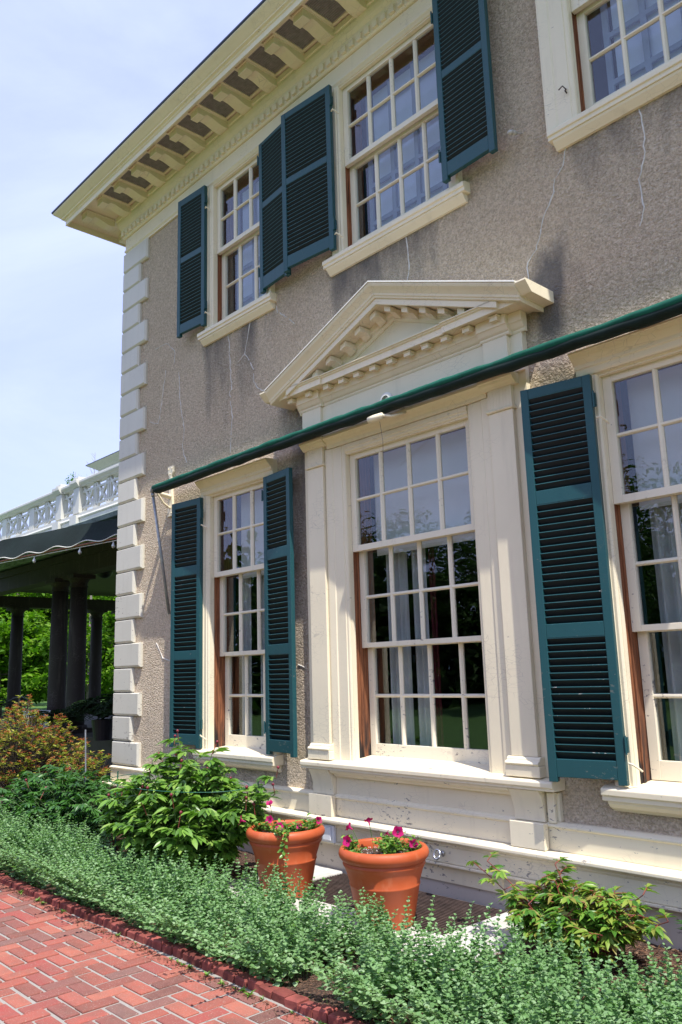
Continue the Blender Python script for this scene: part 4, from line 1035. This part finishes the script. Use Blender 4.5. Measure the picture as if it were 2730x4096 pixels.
pot(-3.925, 3.94, 'nearer terracotta flower pot, standing right of the other one in front of the grate', 'magenta petunias in the right-hand nearer terracotta pot',
    [(-.13, -.16, .50, (.1, -1, .2), 1.15), (-.22, -.06, .545, (-.9, -.3, .5), .95), (-.12, .0, .575, (-.5, .2, .8), .95), (.07, .06, .54, (.7, -.6, .3), 1.2), (.02, .04, .52, (-.5, -.3, .5), .7), (.17, .10, .475, (.6, -.6, .3), .95)],
    [(-.17, -.10), (-.10, -.17), (.04, -.02), (.10, -.06), (.16, .06), (-.08, .10), (.02, .10), (.12, .14)], 3)
pot(-4.965, 3.97, 'further terracotta flower pot, standing left and partly behind the catmint', 'magenta petunias in the left-hand farther terracotta pot',
    [(-.22, -.20, .50, (-.6, -.8, .3), 1.1), (-.15, -.02, .59, (.2, -.4, .8), .9), (-.10, -.06, .50, (.5, -.7, .4), .95), (.06, -.10, .475, (.6, -.6, .4), .95), (.13, .03, .47, (.4, -.5, .3), .7), (.17, .16, .50, (.9, -.3, .2), .9), (-.18, -.0, .47, (-.3, -.3, .6), .7)],
    [(-.19, -.09), (-.05, -.08), (.06, -.02), (.12, .06), (.17, -.18), (.16, .10), (-.04, .08), (.10, .16), (-.20, -.16)], 4)
# a shoot hanging over the far pot's rim
P, A, Nn, L, Wd = [], [], [], [], []
for k in range(16):
    t = k/15; P.append((-4.94+.19+.02*math.sin(k), 3.99-.20-.02*t, .50-.14*t)); a = k*2.4; A.append((math.cos(a), -.5+math.sin(a)*.5, -.3)); Nn.append((.4, -.7, .6)); L.append(.042); Wd.append(.026)
V, F = leafset(P, A, Nn, L, Wd, fine=True)
np_mesh('hanging_shoot', V, F, M['peony'], [o for o in COL.objects if o.name == 'petunia_plant.001'][0])

# ================================================================== CATMINT (ground cover)
def catmint():
    r = np.random.default_rng(5); P, A, Nn, L, Wd, segs = [], [], [], [], [], []
    def inside(x, y):
        if x < -3.42:
            back = 3.60 if x > -5.5 else 3.42
            if x < -7: back = 3.42
            return 2.82 < y < back+.08*math.sin(x*5)+.06*math.sin(x*13) and not (x > -3.60 and y < 3.35)
        if x > -3.28: return 2.85 < y < min(3.74, 3.38+(x+3.28)*.75)+.05*math.sin(x*9)
        return y > 3.22 and y < 3.45
    stems = 0
    while stems < 2500:
        x = r.uniform(-10.2, -1.1); y = r.uniform(2.81, 4.1)
        if not inside(x, y): continue
        stems += 1
        front = y < 3.0
        h = r.uniform(.21, .37)*(.82+.35*noise2(np.array([x]), np.array([y]), 2.6, 33)[0])
        if x < -6.2: h *= 1.12
        if -5.2 < x < -3.45: h *= .90
        if r.random() < .09 and not front: h *= 1.25
        lean = np.array([r.normal(0, .28), r.normal(-.05, .28) - (.55 if front else 0)])
        n = int(h/.021); ph = r.uniform(0, 3.14); top = None
        base = np.array([x, y, .0])
        prev = base
        for k in range(n):
            t = (k+1)/n
            p = base+np.array([lean[0]*h*t**1.6, lean[1]*h*t**1.6, h*t*(1-.12*t*(abs(lean).sum()))])
            if k % 3 == 2 or k == n-1: segs.append((prev, p)); prev = p
            if t < .25 and r.random() < .6: continue
            s = (.033*(1-.55*t**2.2))*r.uniform(.8, 1.2)
            for sd in (0, 3.14159):
                a = ph+(k % 2)*1.57+sd+r.normal(0, .25); el = .15+.75*t**3+r.normal(0, .22)
                P.append(p); A.append((math.cos(a), math.sin(a), el)); Nn.append((-math.cos(a)*el*.6+r.normal(0, .25), -math.sin(a)*el*.6+r.normal(0, .25), 1)); L.append(s*1.12); Wd.append(s*1.12)
            if t > .45 and r.random() < .5:
                for q_ in range(2):
                    a = r.uniform(0, 6.28); P.append(p); A.append((math.cos(a)*.6, math.sin(a)*.6, .8)); Nn.append((r.normal(0, .5), r.normal(0, .5), .6)); L.append(s*.7); Wd.append(s*.5)
    lv = leaf_arrays(np.array(P), np.array(A), np.array(Nn), np.array(L), np.array(Wd), fold=.16, droop=.18, fine=True)
    st = sticks(segs, .0011)
    return np_mesh('catmint_foliage', *join([lv, st]), M['catmint'])
tag(catmint(), kind='stuff')

# ================================================================== PEONIES AND SHRUBS
def compound_bush(name, label, cat, c, rad, h, nst, leaf, wd, mat, seed, buds=0, redtop=False, extra=(), group=None, lo=.22):
    r = np.random.default_rng(seed); t = empty(name, (c[0], c[1], 0), label, cat, group)
    P, A, Nn, L, Wd, segs, budp, budstem = [], [], [], [], [], [], [], []
    def comp(p, az, el, s):
        ax = np.array([math.cos(az), math.sin(az), el]); ax /= np.linalg.norm(ax)
        stalk = p+ax*s*.9; segs.append((p, stalk))
        sdv = np.array([-math.sin(az), math.cos(az), 0])
        for j, (side, f) in enumerate(((0, .9), (.8, .5), (-.8, .5))):
            b = p+ax*s*f; d = ax+sdv*side; d /= np.linalg.norm(d)
            for (sd2, l2) in ((0, 1.0), (.62, .78), (-.62, .78)):
                dd = d+sd2*np.cross(d, [0, 0, 1])*.9+np.array([0, 0, -.22+r.normal(0, .12)])
                P.append(b); A.append(dd); Nn.append((r.normal(0, .25)+ax[0]*.25, r.normal(0, .25)+ax[1]*.25, 1)); L.append(leaf*l2*r.uniform(.8, 1.15)); Wd.append(wd*l2*r.uniform(.8, 1.15))
    stems = [(None, None)]*nst+list(extra)
    for i, (tip, _) in enumerate(stems):
        a = r.uniform(0, 6.28); rr = math.sqrt(r.random())
        b0 = np.array([c[0]+rad[0]*.30*rr*math.cos(a), c[1]+rad[1]*.30*rr*math.sin(a), 0.0])
        if tip is None:
            b2 = np.array([c[0]+rad[0]*rr*math.cos(a), c[1]+rad[1]*rr*math.sin(a), h*(1-.42*rr**2)*r.uniform(.85, 1.08)])
        else: b2 = np.array(tip)
        b1 = np.array([b0[0]*.6+b2[0]*.4, b0[1]*.6+b2[1]*.4, b2[2]*.62])
        n = 9; prev = b0
        for k in range(1, n+1):
            q = k/n; p = (1-q)**2*b0+2*q*(1-q)*b1+q*q*b2; segs.append((prev, p)); prev = p
            if q > lo:
                comp(p, r.uniform(0, 6.28) if q > .8 else math.atan2(b2[1]-c[1], b2[0]-c[0])+r.normal(0, 1.2), r.uniform(-.1, .6), leaf*r.uniform(.8, 1.1)*(1-.25*(q > .9)))
        if buds and i % max(1, nst//buds) == 0 or (buds and tip is not None):
            tp = b2+np.array([r.normal(0, .03), r.normal(0, .03), r.uniform(.05, .11)]); budstem.append((b2, tp)); budp.append(tp)
    V, F = leafset(P, A, Nn, L, Wd, fold=.16, droop=.22, fine=True)
    np_mesh('foliage', V, F, mat, t)
    V, F = sticks(segs, .0032); np_mesh('stems', V, F, M['redstem'] if redtop else M['stem'], t)
    if budp:
        V, F = sticks(budstem, .0038); tag(np_mesh('flower_stems', V, F, M['redstem'], t), kind='stuff')
        for p in budp:
            q = MB().lathe([(.003, -.012), (.009, -.008), (.0125, 0), (.011, .007), (.005, .0125), (.0005, .015)], tuple(p), 12, True); q.build('bud', M['bud'], t, True)
    return t
compound_bush('peony_bush', 'large leafy peony with dark red buds growing left of the terracotta pots', 'peony', (-6.06, 3.78), (.84, .52), .93, 120, .116, .056, M['peony'], 21, buds=18, extra=[((-5.30, 4.15, .80), 0), ((-5.38, 4.2, .66), 0), ((-6.5, 4.0, 1.05), 0), ((-6.9, 4.2, .98), 0), ((-5.75, 3.85, .98), 0)])
compound_bush('peony_bush', 'dark green peony mass without open buds between large peony and the azalea', 'peony', (-8.15, 3.76), (1.40, .48), .72, 150, .090, .034, M['peonydk'], 22, buds=4)
compound_bush('peony_bush', 'low open young peony with yellowish leaves growing right of the grate', 'peony', (-2.72, 4.20), (.42, .30), .42, 60, .082, .030, M['peonyy'], 23, redtop=True, extra=[((-3.42, 4.22, .42), 1), ((-3.30, 4.2, .45), 1), ((-2.2, 4.25, .30), 1), ((-2.30, 4.2, .42), 1), ((-2.82, 4.2, .50), 1)], lo=.35)
compound_bush('peony_bush', 'dark young peony at the wall, cut off by the right edge of the view', 'peony', (-1.72, 4.05), (.25, .25), .52, 12, .075, .025, M['peonydk'], 24, redtop=True, extra=[((-1.90, 3.95, .50), 1), ((-1.95, 4.0, .38), 1)], lo=.3)
def azalea(label, c, rad, n, seed):
    r = np.random.default_rng(seed); t = empty('azalea_shrub', (c[0], c[1], 0), label, 'azalea', 'fading azalea shrubs')
    d = unit(r.normal(0, 1, (n, 3))); d[:, 2] = np.abs(d[:, 2])*1.1-.25
    k = (.55+.5*r.random(n)**.6)[:, None]*(1+.25*np.sin(d[:, :1]*6+2)*np.cos(d[:, 1:2]*5))
    T = np.array([c[0], c[1], c[2]])+d*k*np.array(rad); T[:, 2] = np.maximum(T[:, 2], .08)
    P, A, Nn, L, Wd, segs, P2, A2, L2 = [], [], [], [], [], [], [], [], []
    for p in T:
        rootp = np.array([c[0], c[1], .2])+(p-np.array([c[0], c[1], .2]))*.55+r.normal(0, .04, 3)
        segs.append((rootp, p))
        if r.random() < .30: segs.append((np.array([c[0]+r.normal(0, .1), c[1]+r.normal(0, .1), 0]), rootp))
        for j in range(6):
            a = j*1.05+r.normal(0, .3); P.append(p-[0, 0, r.uniform(0, .03)]); A.append((math.cos(a), math.sin(a), r.uniform(.1, .9))); Nn.append((r.normal(0, .2), r.normal(0, .2), 1)); L.append(r.uniform(.036, .062)); Wd.append(r.uniform(.017, .027))
        if r.random() < .62:
            for j in range(9):
                a = r.uniform(0, 6.28); P2.append(p+[0, 0, .015]); A2.append((math.cos(a), math.sin(a), r.uniform(-.2, 1.2))); L2.append(r.uniform(.02, .042))
    V, F = leafset(P, A, Nn, L, Wd, fine=True); np_mesh('foliage', V, F, M['azalea'], t)
    n2 = len(P2); V, F = leafset(P2, A2, [(r.normal(), r.normal(), .5) for _ in range(n2)], L2, [.008]*n2, fold=.3, droop=.5); tag(np_mesh('spent_flowers', V, F, M['spent'], t), kind='stuff')
    V, F = sticks(segs, .0035); np_mesh('branches', V, F, M['bark'], t)
azalea('tall azalea with yellowed leaves and brown spent flowers in front of the porch', (-10.35, 4.15, .60), (1.0, .55, .76), 1200, 31)
azalea('small azalea sprig with few brown flowers close to the house corner', (-8.95, 4.3, .52), (.34, .25, .40), 170, 32)
# wire peony support
ws = empty('plant_support', (-6, 3.8, 0), 'green wire hoop on stakes holding up the large peony', 'plant support')
q = MB().tube([(-6.2+.85*math.cos(t), 3.80+.42*math.sin(t), .74) for t in np.linspace(0, 6.283, 30)], .003, 5); q.build('hoop', M['twine'], ws)
for x, y in ((-5.42, 4.05), (-6.9, 3.62)):
    q = MB().tube([(x, y, 0), (x+.02, y, .80)], .006, 6); q.build('stake', M['twine'], ws)
q = MB().tube([(-8.05, 3.9, .2), (-8.12, 3.9, 1.10)], .008, 6); tag(q.build('garden_stake', M['galv']), 'thin grey stake standing in the dark peony near the house corner', 'stake')
# ferns on the porch
def fern(c, R, n, seed, label):
    r = np.random.default_rng(seed); t = empty('fern', c, label, 'fern', 'dark ferns on the porch')
    P, A, Nn, L, Wd, segs = [], [], [], [], [], []
    for i in range(n):
        a = r.uniform(0, 6.28); el = r.uniform(.5, 1.5); prev = np.array(c); ln = R*r.uniform(.75, 1.1)
        for k in range(1, 15):
            q = k/14; p = np.array(c)+np.array([math.cos(a)*ln*q*.8, math.sin(a)*ln*q*.8, ln*(el*q-.85*el*q*q)]); segs.append((prev, p)); dv = (p-prev); dv /= np.linalg.norm(dv); prev = p
            sv = np.cross(dv, [0, 0, 1]); sv /= max(np.linalg.norm(sv), 1e-6)
            for s in (1, -1): P.append(p); A.append(sv*s+dv*.35); Nn.append((0, 0, 1)); L.append(R*.17*math.sin(math.pi*min(1, q*.9+.12))); Wd.append(R*.045)
    V, F = join([leafset(P, A, Nn, L, Wd), sticks(segs, .005)]); np_mesh('fronds', V, F, M['fern'], t)
    q = MB().lathe([(.14, -.33), (.19, 0), (.16, 0), (.15, -.03)], c, 20, True); q.build('pot', M['iron'], t)
fern((-11.4, 6.3, .95), 1.0, 60, 41, 'big dark fern in the shade beside the house corner'); fern((-12.9, 6.5, .95), .85, 50, 42, 'dark potted fern in front of the paired porch columns'); fern((-18.3, 6.4, 1.0), .9, 46, 43, 'dark fern beside the iron handrail, at the outer porch end'); fern((-14.6, 6.5, .80), .7, 44, 44, 'low dark fern at the foot of the column pair')

# ================================================================== TREES
def tree(name, label, x, y, h, cr, nleaf, ls, mat, seed, trunk=.25, base=.18, group='spring trees beyond the porch', squash=1.0):
    r = np.random.default_rng(seed); t = empty(name, (x, y, 0), label, 'tree', group)
    q = MB(); tp = [(x+.25*math.sin(i*1.3+seed)*i/6, y+.2*math.cos(i*1.7+seed)*i/6, h*.86*i/6) for i in range(7)]
    q.tube(tp, [trunk*(1-.13*i) for i in range(7)], 9)
    tips = []
    for k in range(15):
        f = r.uniform(.22, .9); i = min(5, int(f*6)); p0 = Vector(tp[i]).lerp(Vector(tp[i+1]), f*6-i); a = r.uniform(0, 6.28); ln = cr*r.uniform(.55, 1.0)*(1.15-f*.6)
        p1 = p0+Vector((math.cos(a)*ln*.5, math.sin(a)*ln*.5, ln*.22)); p2 = p0+Vector((math.cos(a)*ln, math.sin(a)*ln, ln*r.uniform(.25, .6)))
        q.tube([p0, p1, p2], [trunk*.34, trunk*.22, trunk*.07], 5); tips += [p1, p2, p1.lerp(p2, .5)]
    q.build('trunk', M['bark'], t, True)
    nc = 130; C = []
    while len(C) < nc:
        d = r.normal(0, 1, 3); d /= np.linalg.norm(d); k = r.random()**.45
        p = np.array([x+d[0]*cr*k, y+d[1]*cr*k, h*(base+(1-base)/2)+d[2]*h*(1-base)/2*k*squash])
        if p[2] > h*.06: C.append(p)
    C = np.array(C+[np.array(p) for p in tips]); cs = r.uniform(.35, .95, len(C))*cr*.27
    idx = r.integers(0, len(C), nleaf); off = r.normal(0, 1, (nleaf, 3)); off = unit(off)*(r.random(nleaf)**.5)[:, None]
    P = C[idx]+off*cs[idx][:, None]*[1.25, 1.25, .62]
    A = r.normal(0, 1, (nleaf, 3))*[1, 1, .5]; Nn = r.normal(0, .5, (nleaf, 3))+[0, 0, 1]
    V, F = leaf_arrays(P, A, Nn, ls*r.uniform(.6, 1.3, nleaf), ls*.75*r.uniform(.6, 1.2, nleaf), .12, .15)
    np_mesh('crown', V, F, mat, t)
TL = ['broad bright green tree seen through the left porch opening', 'bright green tree seen between the porch end and the column pair', 'tall bright green tree right behind the porch column pair', 'bright green tree behind the far porch column', 'pale green tree standing furthest back beyond the porch', 'bushy green tree low behind the porch steps', 'green tree hidden mostly behind the house corner']
for (x, y, h, cr, s), lb in zip([(-47, 14.5, 8.5, 4.6, 51), (-45, 17.5, 8.8, 4.4, 52), (-43, 20.0, 9.2, 4.4, 53), (-41, 22.5, 9.0, 4.2, 54), (-56, 22, 10.5, 5.5, 55), (-38, 14, 4.6, 3.2, 56), (-36, 20, 6.0, 3.6, 57)], TL):
    tree('leafy_tree', lb, x, y, h, cr, 15000, .26, M['tree'], s, base=.08)
# woods further back behind them
r = np.random.default_rng(77); n = 26000
ang = r.uniform(math.radians(-76), math.radians(-52), n); dist = r.uniform(72, 110, n)
P = np.stack([dist*np.sin(ang), dist*np.cos(ang), r.random(n)**.8*(9.5+2.5*np.sin(ang*40)+1.5*np.sin(ang*97))], 1)
V, F = leaf_arrays(P, r.normal(0, 1, (n, 3)), r.normal(0, .6, (n, 3))+[0, 0, 1], r.uniform(.5, 1.1, n), r.uniform(.4, .9, n))
tag(np_mesh('distant_woods', V, F, M['treedk']), kind='stuff')
n = 42000; ang = r.uniform(math.radians(150), math.radians(266), n); dist = r.uniform(30, 42, n)
P = np.stack([dist*np.sin(ang), dist*np.cos(ang), r.random(n)**.9*(6.2+1.3*np.sin(ang*31)+.9*np.sin(ang*83))], 1)
V, F = leaf_arrays(P, r.normal(0, 1, (n, 3)), r.normal(0, .6, (n, 3))+[0, 0, 1], r.uniform(.3, .6, n), r.uniform(.3, .5, n))
tag(np_mesh('woods_across_lawn', V, F, M['treedk']), kind='stuff')
# sapling whose tip shows over the balustrade
def sapling(x, y, h, label, leaves, name='sapling'):
    r = np.random.default_rng(int(h*100)); t = empty(name, (x, y, 0), label, 'sapling', None)
    q = MB(); q.tube([(x, y, 0), (x+.1, y, h*.5), (x+.0, y, h*.86), (x+.06, y, h)], [.07, .05, .02, .006], 6); P = []
    for k in range(26):
        z = h*r.uniform(.72, .99); a = r.uniform(0, 6.28); l = (h-z)*.34+.10; p1 = Vector((x+math.cos(a)*l, y+math.sin(a)*l, z+l*1.1)); q.tube([(x+.02, y, z), p1], [.008, .003], 4); P += [p1]*(1 if leaves else 0)
        if leaves: P += [Vector((x, y, z)).lerp(p1, f) for f in (.5, .75)]
    q.build('trunk', M['twig'], t)
    if leaves:
        P = np.repeat(np.array([tuple(p) for p in P]), 9, 0); n = len(P); P = P+r.normal(0, .05, (n, 3))
        V, F = leaf_arrays(P, r.normal(0, 1, (n, 3)), r.normal(0, .5, (n, 3))+[0, 0, 1], r.uniform(.05, .10, n), r.uniform(.04, .08, n)); np_mesh('crown', V, F, M['tree'], t)
sapling(-15.62*16/7.1, 16, 11.05, 'slim young tree whose leafy tip rises over the balustrade', True)
sapling(-14.75*18/7.1, 18, 12.8, 'bare grey sapling with thin twigs behind the roof pavilion', False, 'bare_sapling')
# trees across the lawn, seen as reflections in the panes
for (x, y, h, cr, s), lb in zip([(-27, -20, 9, 4.6, 61), (-16.5, -19, 9.5, 5, 62), (-40, -26, 8.5, 5, 63)], ['dark tree across the lawn mirrored in the middle window', 'tall dark tree across the lawn nearest to the house front', 'dark tree across the lawn furthest to the west']):
    tree('shade_tree', lb, x, y, h, cr, 20000, .20, M['treedk'], s, group='trees across the lawn', base=.2)
# far hills
def hills(a0, a1, dist, h, seed, name):
    n = 120; q = MB()
    for i in range(n+1):
        a = math.radians(a0+(a1-a0)*i/n); hh = h*(math.sin(math.pi*i/n)**.8)*(1+.10*math.sin(i*.35+seed)+.04*math.sin(i*1.3))
        for k, (dd, f) in enumerate(((0, 0), (.12, .45), (.28, .85), (.42, 1.0), (.8, .6), (1.2, 0))):
            d = dist*(1+dd); q.v.append((d*math.sin(a), d*math.cos(a), -1+hh*f))
    for i in range(n):
        for k in range(5): q.f.append((6*i+k, 6*i+k+1, 6*i+7+k, 6*i+6+k))
    tag(q.build(name, M['hill'], None, True), kind='structure')
hills(-108, -66.5, 900, 370, 2, 'hills')
hills(-250, -112, 1000, 120, 5, 'far_hills')
